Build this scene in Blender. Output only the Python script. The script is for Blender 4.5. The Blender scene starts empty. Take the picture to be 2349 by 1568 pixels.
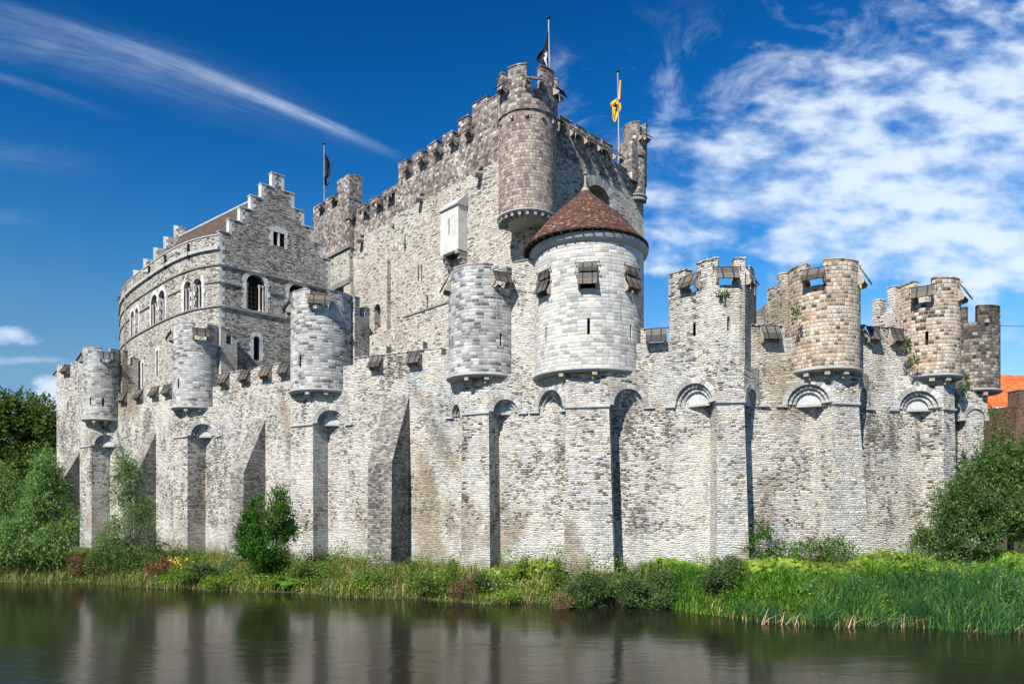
import bpy, bmesh, math, random
import numpy as np
from mathutils import Vector, Matrix
random.seed(7)
rng = np.random.default_rng(11)
R = math.radians
PI = math.pi
C = bpy.context.scene.collection
scene = bpy.context.scene

# ------------------------------------------------------------------ camera, sky, sun, exposure
EYE = 5.0
F = 1585.0; UC = 1174.5; VH = 1155.0           # focal length, axis and horizon of the survey grid (2349 wide)
cam = bpy.data.cameras.new('camera')
cam.lens = 36 * F / 2349; cam.sensor_width = 36
cam.shift_y = (VH - 784) / 2349
cam.clip_end = 5000
camo = bpy.data.objects.new('camera', cam); C.objects.link(camo)
camo.location = (0, 0, EYE); camo.rotation_euler = (R(90), 0, 0)
scene.camera = camo
SUN_AZ = 31.0      # degrees left of straight behind the camera
SUN_EL = 45.0
sx, sy = -math.sin(R(SUN_AZ)), -math.cos(R(SUN_AZ))
sund = Vector((sx * math.cos(R(SUN_EL)), sy * math.cos(R(SUN_EL)), math.sin(R(SUN_EL))))
sun = bpy.data.lights.new('sun', 'SUN'); sun.energy = 4.9; sun.angle = R(0.5); sun.color = (1.0, 0.955, 0.88)
suno = bpy.data.objects.new('sun', sun); C.objects.link(suno)
suno.rotation_euler = (-sund).to_track_quat('-Z', 'Y').to_euler()
suno.location = (-40, -60, 60)
scene.view_settings.view_transform = 'Standard'
scene.view_settings.look = 'None'
scene.view_settings.exposure = 0.66
scene.view_settings.gamma = 1
scene.cycles.max_bounces = 6
scene.cycles.diffuse_bounces = 2
scene.cycles.transparent_max_bounces = 6

# ---- node helpers
class NT:
    def __init__(s, tree):
        s.t = tree; s.n = tree.nodes; s.l = tree.links
    def new(s, typ, **kw):
        n = s.n.new(typ)
        for k, v in kw.items(): setattr(n, k, v)
        return n
    def put(s, sock, v):
        if hasattr(v, 'links') or isinstance(v, bpy.types.NodeSocket): s.l.new(v, sock)
        else:
            try: sock.default_value = v
            except Exception:
                sock.default_value = tuple(v) + (1,)
    def m(s, op, a, b=None, c=None, clamp=False):
        n = s.new('ShaderNodeMath', operation=op); n.use_clamp = clamp
        s.put(n.inputs[0], a)
        if b is not None: s.put(n.inputs[1], b)
        if c is not None: s.put(n.inputs[2], c)
        return n.outputs[0]
    def vm(s, op, a, b=None):
        n = s.new('ShaderNodeVectorMath', operation=op)
        s.put(n.inputs[0], a)
        if b is not None: s.put(n.inputs[1], b)
        return n.outputs[0]
    def comb(s, x, y, z=0.0):
        n = s.new('ShaderNodeCombineXYZ'); s.put(n.inputs[0], x); s.put(n.inputs[1], y); s.put(n.inputs[2], z)
        return n.outputs[0]
    def sep(s, v):
        n = s.new('ShaderNodeSeparateXYZ'); s.put(n.inputs[0], v); return n.outputs
    def noise(s, vec, scale, detail=3, rough=0.5, dim='3D', dist=0.0):
        n = s.new('ShaderNodeTexNoise', noise_dimensions=dim)
        if vec is not None: s.put(n.inputs['Vector'], vec)
        n.inputs['Scale'].default_value = scale; n.inputs['Detail'].default_value = detail
        n.inputs['Roughness'].default_value = rough; n.inputs['Distortion'].default_value = dist
        return n.outputs
    def rng(s, v, a, b, c=0.0, d=1.0, smooth=True):
        n = s.new('ShaderNodeMapRange', interpolation_type='SMOOTHSTEP' if smooth else 'LINEAR')
        s.put(n.inputs['Value'], v)
        for k, q in zip(('From Min', 'From Max', 'To Min', 'To Max'), (a, b, c, d)): s.put(n.inputs[k], q)
        return n.outputs['Result']
    def mix(s, f, a, b, mode='MIX'):
        n = s.new('ShaderNodeMix', data_type='RGBA', blend_type=mode)
        s.put(n.inputs[0], f)
        for i, v in ((6, a), (7, b)):
            if isinstance(v, (tuple, list)): n.inputs[i].default_value = tuple(v[:3]) + (1,)
            else: s.l.new(v, n.inputs[i])
        return n.outputs[2]
    def ramp(s, f, stops, interp='LINEAR'):
        n = s.new('ShaderNodeValToRGB'); cr = n.color_ramp; cr.interpolation = interp
        while len(cr.elements) < len(stops): cr.elements.new(0.5)
        for e, (p, c) in zip(cr.elements, stops):
            e.position = p; e.color = tuple(c[:3]) + (1,)
        s.put(n.inputs[0], f); return n.outputs[0]

# ---- world
world = bpy.data.worlds.new('World'); scene.world = world; world.use_nodes = True
W = NT(world.node_tree); W.n.clear()
wo = W.new('ShaderNodeOutputWorld'); bg = W.new('ShaderNodeBackground')
bg.inputs['Strength'].default_value = 0.085
SKYT = [(0.05, (0.50, 0.66, 0.96)), (0.21, (0.66, 0.88, 0.95)), (0.33, (0.45, 0.90, 1.08)), (0.443, (0.21, 0.80, 1.15)), (0.585, (0.07, 0.62, 1.10)), (0.714, (0.03, 0.53, 0.99)), (0.85, (0.02, 0.42, 0.84)), (1.0, (0.06, 0.28, 0.48))]
sky = W.new('ShaderNodeTexSky', sky_type='NISHITA'); sky.sun_disc = False
sky.sun_elevation = R(SUN_EL); sky.sun_rotation = math.atan2(sx, sy)
sky.air_density = 1.0; sky.dust_density = 0.3; sky.ozone_density = 3.0; sky.altitude = 100
tc = W.new('ShaderNodeTexCoord')
dx, dy, dz = W.sep(tc.outputs['Generated'])
dyc = W.m('MAXIMUM', dy, 0.05)
p = W.m('DIVIDE', dx, dyc); q = W.m('DIVIDE', dz, dyc)
# polarised deep-blue sky: tint the physical sky by elevation
elev = W.m('ARCTAN2', dz, W.m('SQRT', W.m('ADD', W.m('MULTIPLY', dx, dx), W.m('MULTIPLY', dy, dy))))
skycol = W.mix(1.0, sky.outputs[0], W.ramp(W.m('DIVIDE', elev, 0.75), SKYT), 'MULTIPLY')
side = W.rng(dx, -0.75, 0.7, 0.80, 1.18)
skycol = W.mix(1.0, skycol, W.comb(side, side, side), 'MULTIPLY')
pq = W.comb(p, q, 0.0)
# broken altocumulus on the right
zc = W.m('ADD', W.m('MAXIMUM', dz, 0.0), 0.12)
cl = W.comb(W.m('DIVIDE', dx, zc), W.m('MULTIPLY', W.m('DIVIDE', dyc, zc), 1.0), 0.0)
n1 = W.noise(pq, 3.6, 6, 0.55, dist=0.2)[0]
n2 = W.noise(W.comb(W.m('MULTIPLY', p, 0.75), W.m('MULTIPLY', q, 1.5), 3.3), 19.0, 7, 0.50, dist=0.08)[0]
nn = W.m('ADD', W.m('MULTIPLY', n1, 0.34), W.m('MULTIPLY', n2, 0.66))
rp = W.m('ADD', p, W.m('MULTIPLY', W.m('SUBTRACT', W.noise(pq, 2.2, 4, 0.5)[0], 0.5), 0.30))
edge_p = W.m('ADD', 0.08, W.m('MULTIPLY', W.m('MAXIMUM', W.m('SUBTRACT', q, 0.50), 0.0), 1.5))
m1 = W.rng(W.m('SUBTRACT', rp, edge_p), 0.0, 0.16)
m2 = W.rng(W.m('ADD', W.m('ADD', q, W.m('MULTIPLY', W.m('SUBTRACT', p, 0.2), 0.10)), W.m('MULTIPLY', W.m('SUBTRACT', n1, 0.5), 0.25)), 0.29, 0.385); m3 = W.rng(W.m('SUBTRACT', q, W.m('MULTIPLY', p, 0.5)), 0.26, 0.48, 1.0, 0.42)
mask = W.m('MULTIPLY', W.m('MULTIPLY', m1, m2), m3)
lowband = W.m('MULTIPLY', W.rng(p, 0.15, 0.5), W.rng(q, 0.10, 0.30, 0.42, 0.1))
mask = W.m('MAXIMUM', mask, lowband)
thr = W.rng(mask, 0.0, 1.0, 0.66, 0.405, smooth=False)
cloud = W.rng(W.m('SUBTRACT', nn, thr), -0.12, 0.17)
cloud = W.m('MULTIPLY', cloud, W.rng(mask, 0.02, 0.3))
# thin wisps above the keep and towards the upper right
wn_ = W.noise(W.comb(W.m('MULTIPLY', p, 1.0), W.m('MULTIPLY', q, 1.2), 8.3), 8.0, 8, 0.62, dist=0.6)[0]
wm = W.m('MULTIPLY', W.rng(rp, 0.03, 0.12), W.m('MULTIPLY', W.rng(q, 0.44, 0.52), W.rng(W.m('SUBTRACT', q, W.m('MULTIPLY', p, 0.25)), 0.56, 0.68, 1.0, 0.12)))
wisps = W.m('MULTIPLY', W.m('MULTIPLY', W.rng(wn_, 0.47, 0.70), wm), 0.5)
cloud = W.m('MAXIMUM', cloud, wisps)
# long cirrus streak from the upper left
ang = R(-24.5)
def streak(x0, y0, x1, y1, width, bend, seed, strength, fade0=0.12, fade1=0.12):
    P0 = ((x0 - UC) / F, (VH - y0) / F); P1 = ((x1 - UC) / F, (VH - y1) / F)
    L = math.hypot(P1[0] - P0[0], P1[1] - P0[1]); tx, ty = (P1[0] - P0[0]) / L, (P1[1] - P0[1]) / L
    a = W.m('DIVIDE', W.m('ADD', W.m('MULTIPLY', W.m('SUBTRACT', p, P0[0]), tx), W.m('MULTIPLY', W.m('SUBTRACT', q, P0[1]), ty)), L)
    b = W.m('ADD', W.m('MULTIPLY', W.m('SUBTRACT', p, P0[0]), -ty), W.m('MULTIPLY', W.m('SUBTRACT', q, P0[1]), tx))
    b = W.m('SUBTRACT', b, W.m('MULTIPLY', W.m('MULTIPLY', a, W.m('SUBTRACT', 1.0, a)), bend))
    nz = W.noise(W.comb(W.m('MULTIPLY', a, 5.0), W.m('MULTIPLY', b, 40.0), seed), 1.0, 6, 0.6, dist=0.4)[0]
    bb = W.m('ADD', W.m('DIVIDE', W.m('ABSOLUTE', b), width), W.m('MULTIPLY', W.m('SUBTRACT', nz, 0.5), 1.1))
    r = W.m('MULTIPLY', W.rng(bb, 0.0, 1.0, 1.0, 0.0), W.m('MULTIPLY', W.rng(a, 0.0, fade0), W.rng(a, 1.0 - fade1, 1.0, 1.0, 0.0)))
    fib = W.noise(W.comb(W.m('MULTIPLY', a, 7.0), W.m('MULTIPLY', b, 150.0), seed + 3), 1.0, 5, 0.6, dist=0.8)[0]
    return W.m('MULTIPLY', W.m('MULTIPLY', r, strength), W.m('MULTIPLY', W.rng(nz, 0.25, 0.7, 0.5, 1.15), W.rng(fib, 0.3, 0.68, 0.45, 1.25)))
s1 = streak(-260, -60, 960, 385, 0.014, 0.085, 1.7, 0.36, 0.6, 0.35)
s1d = streak(-100, 10, 900, 372, 0.022, 0.10, 31.7, 0.16, 0.5, 0.45)
s1c = streak(-260, 0, 900, 350, 0.06, 0.05, 21.7, 0.10, 0.2, 0.5)
s1b = streak(440, 170, 950, 378, 0.011, 0.03, 8.7, 0.34, 0.35, 0.4)
s2 = streak(-300, 95, 330, 290, 0.012, 0.03, 5.1, 0.13, 0.2, 0.6)
s3 = streak(-300, 20, 700, 230, 0.05, 0.0, 9.1, 0.10, 0.2, 0.5)
s4 = streak(-200, 330, 300, 390, 0.03, 0.0, 13.1, 0.08, 0.3, 0.6)
s5 = streak(-200, 480, 160, 510, 0.02, 0.0, 17.1, 0.08, 0.3, 0.6)
# small cumulus low on the left
def puff(x0, y0, wx, wy, seed, strength):
    a = W.m('DIVIDE', W.m('SUBTRACT', p, (x0 - UC) / F), wx / F); b = W.m('DIVIDE', W.m('SUBTRACT', q, (VH - y0) / F), wy / F)
    r = W.m('SQRT', W.m('ADD', W.m('MULTIPLY', a, a), W.m('MULTIPLY', b, b)))
    nz = W.noise(W.comb(p, W.m('MULTIPLY', q, 1.8), seed), 17.0, 6, 0.6)[0]
    return W.m('MULTIPLY', W.rng(W.m('ADD', r, W.m('MULTIPLY', W.m('SUBTRACT', nz, 0.5), 2.2)), 0.35, 1.15, 1.0, 0.0), strength)
p1 = puff(10, 770, 105, 26, 2.0, 0.8); p2 = puff(120, 920, 60, 60, 4.0, 1.0); p3 = puff(60, 825, 110, 12, 6.0, 0.5); p4 = puff(2000, 760, 420, 60, 7.0, 0.35)
tot = cloud
for s_ in (s1, s1c, s1d, s1b, s2, s3, s4, s5, p1, p2, p3, p4):
    tot = W.m('SUBTRACT', 1.0, W.m('MULTIPLY', W.m('SUBTRACT', 1.0, tot), W.m('SUBTRACT', 1.0, s_, clamp=True)))
tot = W.m('MULTIPLY', tot, W.rng(dy, 0.05, 0.2))
ccol = W.mix(W.rng(W.m('ADD', W.m('MULTIPLY', n2, 0.6), W.m('MULTIPLY', n1, 0.4)), 0.40, 0.62), (4.4, 5.7, 7.7), (6.6, 7.4, 8.4))
final = W.mix(W.m('MULTIPLY', tot, 0.86), skycol, ccol)
W.l.new(final, bg.inputs['Color']); W.l.new(bg.outputs[0], wo.inputs['Surface'])

# ------------------------------------------------------------------ survey helpers
def P(u, d):                      # bearing + distance -> ground plan position
    return Vector(((u - UC) / F * d, d))
def Z(v, d): return EYE + (VH - v) / F * d

# ------------------------------------------------------------------ materials
def material(name):
    m = bpy.data.materials.new(name); m.use_nodes = True
    t = NT(m.node_tree); b = m.node_tree.nodes['Principled BSDF']
    b.inputs['Roughness'].default_value = 0.9
    b.inputs['Specular IOR Level'].default_value = 0.2
    return m, t, b

def masonry(name, row, length, joint, stops, mortar, warp=0.5, bump=0.9, dirt=0.5, rough_joint=1.0, jit=1.0, dark_col=(0.055, 0.05, 0.045), dark_bias=0.0, lowlight=0.0, stain=0.25, damp=0, depth=0.035):
    m, t, b = material(name)
    uv = t.new('ShaderNodeUVMap').outputs[0]
    geo = t.new('ShaderNodeNewGeometry').outputs['Position']
    u0, v0, _ = t.sep(uv)
    w1 = t.noise(uv, 1.1, 2, 0.5)[1]; w1s = t.sep(w1)
    w2 = t.noise(uv, 5.5, 2, 0.5)[1]; w2s = t.sep(w2)
    v = t.m('ADD', v0, t.m('MULTIPLY', t.m('SUBTRACT', w1s[1], 0.5), row * 1.8 * warp))
    v = t.m('ADD', v, t.m('MULTIPLY', t.m('SUBTRACT', w2s[1], 0.5), row * 0.8 * warp))
    # uneven course heights
    vh = t.noise(t.comb(v0, 0.0, 0.0), 1.0 / row * 0.33, 1, 0.5)[0]
    v = t.m('ADD', v, t.m('MULTIPLY', t.m('SUBTRACT', vh, 0.5), row * 1.3 * jit))
    u = t.m('ADD', u0, t.m('MULTIPLY', t.m('SUBTRACT', w2s[0], 0.5), row * 0.9 * warp))
    vr = t.m('DIVIDE', v, row)
    r = t.m('FLOOR', vr); fr = t.m('FRACT', vr)
    wn = t.new('ShaderNodeTexWhiteNoise', noise_dimensions='1D'); t.put(wn.inputs['W'], r)
    rr = wn.outputs['Value']
    un = t.m('DIVIDE', u, t.m('MULTIPLY', t.m('ADD', 0.65, t.m('MULTIPLY', rr, 0.7 * jit)), length))
    wc = t.m('ADD', un, t.m('MULTIPLY', r, 71.37))
    vd = t.new('ShaderNodeTexVoronoi', voronoi_dimensions='1D', feature='F1'); vd.inputs['Scale'].default_value = 1.0
    vd.inputs['Randomness'].default_value = 0.75 * min(1, jit + 0.1)
    t.put(vd.inputs['W'], wc)
    ve = t.new('ShaderNodeTexVoronoi', voronoi_dimensions='1D', feature='DISTANCE_TO_EDGE'); ve.inputs['Scale'].default_value = 1.0
    ve.inputs['Randomness'].default_value = 0.75 * min(1, jit + 0.1)
    t.put(ve.inputs['W'], wc)
    cr, cg, cb = t.sep(vd.outputs['Color'])
    ev = t.m('MULTIPLY', t.m('SUBTRACT', 0.5, t.m('ABSOLUTE', t.m('SUBTRACT', fr, 0.5))), row)   # metres to bed joint
    eh = t.m('MULTIPLY', ve.outputs['Distance'], length)
    e = t.m('MINIMUM', ev, eh)
    jn = t.noise(uv, 9.0, 3, 0.6)[0]
    jw = t.m('MULTIPLY', joint, t.m('ADD', 0.35, t.m('MULTIPLY', jn, 1.3 * rough_joint)))
    stone_f = t.rng(e, t.m('MULTIPLY', jw, 0.55), t.m('MULTIPLY', jw, 1.25))
    # stone colour: per-stone random, pushed darker inside weathered patches
    patch = t.noise(geo, 0.33, 4, 0.6)[0]
    patch2 = t.noise(t.vm('MULTIPLY', geo, (1.0, 1.0, 0.35)), 0.9, 4, 0.62)[0]
    pf = t.m('ADD', t.m('MULTIPLY', t.m('SUBTRACT', patch, 0.5), 1.5 * dirt), t.m('MULTIPLY', t.m('SUBTRACT', patch2, 0.5), 1.0 * dirt))
    rpn = t.noise(t.vm('MULTIPLY', geo, (1.0, 1.0, 0.8)), 0.22, 4, 0.6, dist=0.5)[0]
    pf = t.m('ADD', pf, t.m('MULTIPLY', t.m('SUBTRACT', t.rng(rpn, 0.53, 0.58), 0.22), 0.30 * stain))
    sel = t.m('SUBTRACT', cr, t.m('ADD', pf, dark_bias), clamp=True)
    col = t.ramp(sel, stops)
    fine = t.noise(uv, 22.0, 4, 0.65)[0]
    med = t.noise(uv, 3.4, 3, 0.6)[0]
    vv = t.m('MULTIPLY', t.rng(fine, 0.25, 0.75, 0.66, 1.22, smooth=False), t.rng(cg, 0, 1, 0.84, 1.12, smooth=False))
    vv = t.m('MULTIPLY', vv, t.rng(med, 0.3, 0.7, 0.86, 1.08, smooth=False))
    col = t.mix(1.0, col, t.comb(vv, vv, vv), 'MULTIPLY')
    mo = t.mix(t.rng(patch2, 0.35, 0.68), mortar, tuple(c * 0.55 for c in mortar))
    col = t.mix(stone_f, mo, col)
    # rain streaks / soot
    st = t.noise(t.vm('MULTIPLY', geo, (1.0, 1.0, 0.12)), 2.3, 4, 0.6)[0]
    sf = t.m('MULTIPLY', t.rng(t.m('ADD', st, t.m('MULTIPLY', pf, 0.35)), 0.56, 0.76), 0.75 * dirt)
    col = t.mix(sf, col, t.mix(0.6, col, dark_col))
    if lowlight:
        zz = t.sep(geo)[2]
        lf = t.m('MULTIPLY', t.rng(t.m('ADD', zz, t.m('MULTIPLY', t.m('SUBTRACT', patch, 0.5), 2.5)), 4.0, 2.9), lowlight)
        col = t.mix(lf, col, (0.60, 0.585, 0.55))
    # broad weathering: brown-grey repair patches and run-off with their own outlines
    bp1 = t.noise(t.vm('MULTIPLY', geo, (1.0, 1.0, 0.7)), 0.16, 5, 0.62, dist=0.6)[0]
    bs = t.m('MULTIPLY', t.rng(bp1, 0.53, 0.66), stain)
    col = t.mix(bs, col, t.mix(1.0, col, (0.60, 0.53, 0.44), 'MULTIPLY'))
    bp2 = t.noise(t.vm('MULTIPLY', geo, (1.3, 1.3, 0.5)), 0.30, 5, 0.62)[0]
    bl = t.m('MULTIPLY', t.rng(bp2, 0.55, 0.70), stain * 0.8)
    col = t.mix(bl, col, t.mix(1.0, col, (0.80, 0.87, 0.97), 'MULTIPLY'))
    if damp:
        zq = t.sep(geo)[2]
        df = t.rng(t.m('ADD', zq, t.m('MULTIPLY', t.m('SUBTRACT', patch2, 0.5), 3.0)), 2.3, 1.3)
        col = t.mix(t.m('MULTIPLY', df, 0.7), col, t.mix(1.0, col, (0.42, 0.45, 0.33), 'MULTIPLY'))
    t.l.new(col, b.inputs['Base Color'])
    h = t.m('ADD', t.m('MULTIPLY', t.rng(e, 0.0, t.m('MULTIPLY', jw, 2.4)), t.rng(cb, 0, 1, 0.35, 1.25, smooth=False)), t.m('MULTIPLY', fine, 0.42))
    bp = t.new('ShaderNodeBump'); bp.inputs['Strength'].default_value = bump; bp.inputs['Distance'].default_value = depth
    t.l.new(h, bp.inputs['Height']); t.l.new(bp.outputs[0], b.inputs['Normal'])
    return m

LG = (0.61, 0.60, 0.575); MG = (0.47, 0.465, 0.45); BG = (0.33, 0.365, 0.41); DG = (0.10, 0.10, 0.105); DK = (0.035, 0.034, 0.035)
CR = (0.66, 0.60, 0.50); BR = (0.30, 0.22, 0.15)
WALL_STOPS = [(0.0, (0.05, 0.047, 0.046)), (0.09, (0.11, 0.10, 0.092)), (0.17, (0.24, 0.215, 0.18)), (0.26, (0.34, 0.37, 0.41)), (0.36, (0.46, 0.45, 0.44)), (0.50, LG), (0.64, (0.58, 0.575, 0.56)), (0.74, (0.47, 0.50, 0.54)), (0.82, CR), (0.93, (0.58, 0.52, 0.43)), (1.0, (0.72, 0.69, 0.63))]
M = {}
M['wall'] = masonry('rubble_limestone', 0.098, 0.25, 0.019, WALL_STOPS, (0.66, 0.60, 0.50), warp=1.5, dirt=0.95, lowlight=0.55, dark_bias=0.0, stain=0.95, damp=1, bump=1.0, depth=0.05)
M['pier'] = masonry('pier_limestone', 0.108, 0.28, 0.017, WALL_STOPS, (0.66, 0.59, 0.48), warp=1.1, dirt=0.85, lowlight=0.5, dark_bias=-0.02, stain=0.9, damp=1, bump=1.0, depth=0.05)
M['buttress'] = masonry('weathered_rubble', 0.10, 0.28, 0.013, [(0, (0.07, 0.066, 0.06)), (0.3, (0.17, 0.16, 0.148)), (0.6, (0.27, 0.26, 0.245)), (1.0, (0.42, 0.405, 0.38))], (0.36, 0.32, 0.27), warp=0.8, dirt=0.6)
M['ashlar'] = masonry('coursed_limestone', 0.185, 0.50, 0.014, [(0, (0.12, 0.12, 0.125)), (0.14, (0.22, 0.225, 0.235)), (0.38, (0.36, 0.362, 0.37)), (0.7, (0.46, 0.46, 0.452)), (1.0, (0.57, 0.56, 0.535))], (0.60, 0.56, 0.48), warp=0.35, dirt=0.75, stain=0.5, jit=0.5, bump=0.8, depth=0.03)
M['ashlar_pale'] = masonry('pale_coursed_limestone', 0.195, 0.52, 0.014, [(0, (0.34, 0.34, 0.335)), (0.3, (0.50, 0.495, 0.48)), (0.7, (0.62, 0.615, 0.59)), (0.93, (0.68, 0.66, 0.61)), (1.0, (0.56, 0.48, 0.37))], (0.68, 0.62, 0.50), warp=0.22, dirt=0.42, jit=0.45, bump=0.8, depth=0.03)
M['buff'] = masonry('buff_block_stone', 0.20, 0.31, 0.017, [(0, (0.075, 0.06, 0.05)), (0.14, (0.23, 0.19, 0.155)), (0.35, (0.47, 0.37, 0.29)), (0.6, (0.55, 0.45, 0.36)), (0.85, (0.60, 0.53, 0.45)), (0.95, (0.44, 0.26, 0.15)), (1.0, (0.5, 0.47, 0.42))], (0.70, 0.62, 0.48), warp=0.22, dirt=0.35, jit=0.4, bump=1.0, depth=0.05)
M['buff_dark'] = masonry('sooty_block_stone', 0.20, 0.34, 0.014, [(0, (0.045, 0.042, 0.038)), (0.4, (0.16, 0.14, 0.12)), (0.75, (0.29, 0.25, 0.21)), (1.0, (0.42, 0.37, 0.31))], (0.24, 0.21, 0.175), warp=0.22, dirt=0.9, jit=0.4, bump=1.0, depth=0.05)
M['keep'] = masonry('cream_rubble', 0.12, 0.34, 0.014, [(0, (0.10, 0.09, 0.08)), (0.10, (0.33, 0.29, 0.24)), (0.3, (0.55, 0.51, 0.44)), (0.7, (0.67, 0.63, 0.555)), (1.0, (0.73, 0.70, 0.63))], (0.62, 0.56, 0.46), warp=1.2, dirt=0.36, bump=1.0, depth=0.09)
M['keep_top'] = masonry('purple_brown_block_stone', 0.235, 0.37, 0.013, [(0, (0.10, 0.082, 0.074)), (0.3, (0.20, 0.165, 0.148)), (0.6, (0.30, 0.255, 0.232)), (0.85, (0.42, 0.37, 0.335)), (1.0, (0.60, 0.55, 0.49))], (0.36, 0.32, 0.275), warp=0.18, dirt=0.4, jit=0.5, bump=1.0, depth=0.05)
M['keep_barrel'] = masonry('rosy_block_stone', 0.235, 0.36, 0.013, [(0, (0.19, 0.15, 0.13)), (0.3, (0.31, 0.25, 0.22)), (0.6, (0.40, 0.33, 0.29)), (0.85, (0.47, 0.40, 0.35)), (0.94, (0.46, 0.30, 0.17)), (1.0, (0.56, 0.50, 0.44))], (0.36, 0.31, 0.27), warp=0.18, dirt=0.4, jit=0.5, bump=1.0, depth=0.05)
M['hall'] = masonry('hall_rubble', 0.115, 0.34, 0.016, [(0, (0.07, 0.065, 0.06)), (0.14, (0.25, 0.235, 0.21)), (0.35, (0.47, 0.44, 0.39)), (0.7, (0.62, 0.585, 0.52)), (1.0, (0.68, 0.65, 0.59))], (0.56, 0.50, 0.41), warp=1.2, dirt=0.36, bump=1.0, depth=0.09)
M['gable'] = masonry('gable_rubble', 0.115, 0.32, 0.016, [(0, (0.06, 0.06, 0.058)), (0.2, (0.20, 0.195, 0.185)), (0.5, (0.43, 0.42, 0.40)), (1.0, (0.66, 0.645, 0.61))], (0.44, 0.41, 0.36), warp=1.3, dirt=0.4, bump=1.0, depth=0.13)

def block_mat(name, stops, bump=0.4, rough=0.9, grain=9.0):
    m, t, b = material(name)
    g = t.new('ShaderNodeNewGeometry')
    c = t.ramp(g.outputs['Random Per Island'], stops)
    f = t.noise(g.outputs['Position'], grain, 5, 0.65)[0]
    s = t.noise(g.outputs['Position'], 1.4, 3, 0.6)[0]
    v = t.m('MULTIPLY', t.rng(f, 0.25, 0.75, 0.68, 1.2, smooth=False), t.rng(s, 0.3, 0.7, 0.82, 1.1, smooth=False))
    t.l.new(t.mix(1.0, c, t.comb(v, v, v), 'MULTIPLY'), b.inputs['Base Color'])
    bp = t.new('ShaderNodeBump'); bp.inputs['Strength'].default_value = bump; bp.inputs['Distance'].default_value = 0.03
    t.l.new(f, bp.inputs['Height']); t.l.new(bp.outputs[0], b.inputs['Normal'])
    b.inputs['Roughness'].default_value = rough
    return m
M['voussoir'] = block_mat('arch_stones', [(0, (0.24, 0.235, 0.23)), (0.5, (0.42, 0.41, 0.395)), (1, (0.60, 0.58, 0.55))])
M['white'] = block_mat('pale_dressed_stone', [(0, (0.52, 0.51, 0.48)), (0.5, (0.62, 0.61, 0.58)), (1, (0.70, 0.69, 0.66))], 0.25)
M['ledge'] = block_mat('grey_ledge_stone', [(0, (0.33, 0.33, 0.335)), (1, (0.50, 0.49, 0.48))], 0.25)
M['tymp'] = block_mat('plastered_slab', [(0, (0.48, 0.48, 0.485)), (1, (0.60, 0.60, 0.595))], 0.15)
M['string'] = block_mat('dark_string_course', [(0, (0.17, 0.165, 0.16)), (1, (0.26, 0.25, 0.24))], 0.2)
M['column'] = block_mat('pinkish_column_stone', [(0, (0.40, 0.36, 0.34)), (1, (0.52, 0.47, 0.44))], 0.1)
M['drum'] = block_mat('spout_stone', [(0, (0.24, 0.23, 0.22)), (1, (0.36, 0.35, 0.33))], 0.2)
M['corbel'] = block_mat('ochre_corbel_stone', [(0, (0.26, 0.22, 0.17)), (1, (0.46, 0.40, 0.31))], 0.6)
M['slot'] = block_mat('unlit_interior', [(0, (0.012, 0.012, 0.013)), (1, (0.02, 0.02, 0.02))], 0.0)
M['iron'] = block_mat('black_iron', [(0, (0.02, 0.02, 0.022)), (1, (0.03, 0.03, 0.032))], 0.1, 0.6)
M['frame'] = block_mat('brown_window_wood', [(0, (0.20, 0.09, 0.035)), (1, (0.27, 0.13, 0.05))], 0.1, 0.7)
M['lead'] = block_mat('grey_metal_pole', [(0, (0.30, 0.31, 0.33)), (1, (0.34, 0.35, 0.36))], 0.05, 0.45)

def wood_mat():
    m, t, b = material('weathered_planks')
    g = t.new('ShaderNodeNewGeometry'); uv = t.new('ShaderNodeUVMap').outputs[0]
    oi = t.new('ShaderNodeObjectInfo').outputs['Random']
    c = t.ramp(t.m('FRACT', t.m('ADD', g.outputs['Random Per Island'], oi)), [(0, (0.075, 0.068, 0.062)), (0.45, (0.125, 0.114, 0.104)), (0.85, (0.19, 0.178, 0.165)), (0.97, (0.22, 0.14, 0.08)), (1, (0.20, 0.19, 0.18))])
    f = t.noise(t.vm('MULTIPLY', uv, (2.0, 22.0, 1.0)), 1.5, 5, 0.65)[0]
    v = t.rng(f, 0.3, 0.7, 0.45, 1.1, smooth=False)
    t.l.new(t.mix(1.0, c, t.comb(v, v, v), 'MULTIPLY'), b.inputs['Base Color'])
    b.inputs['Roughness'].default_value = 0.8
    return m
M['wood'] = wood_mat()

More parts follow.
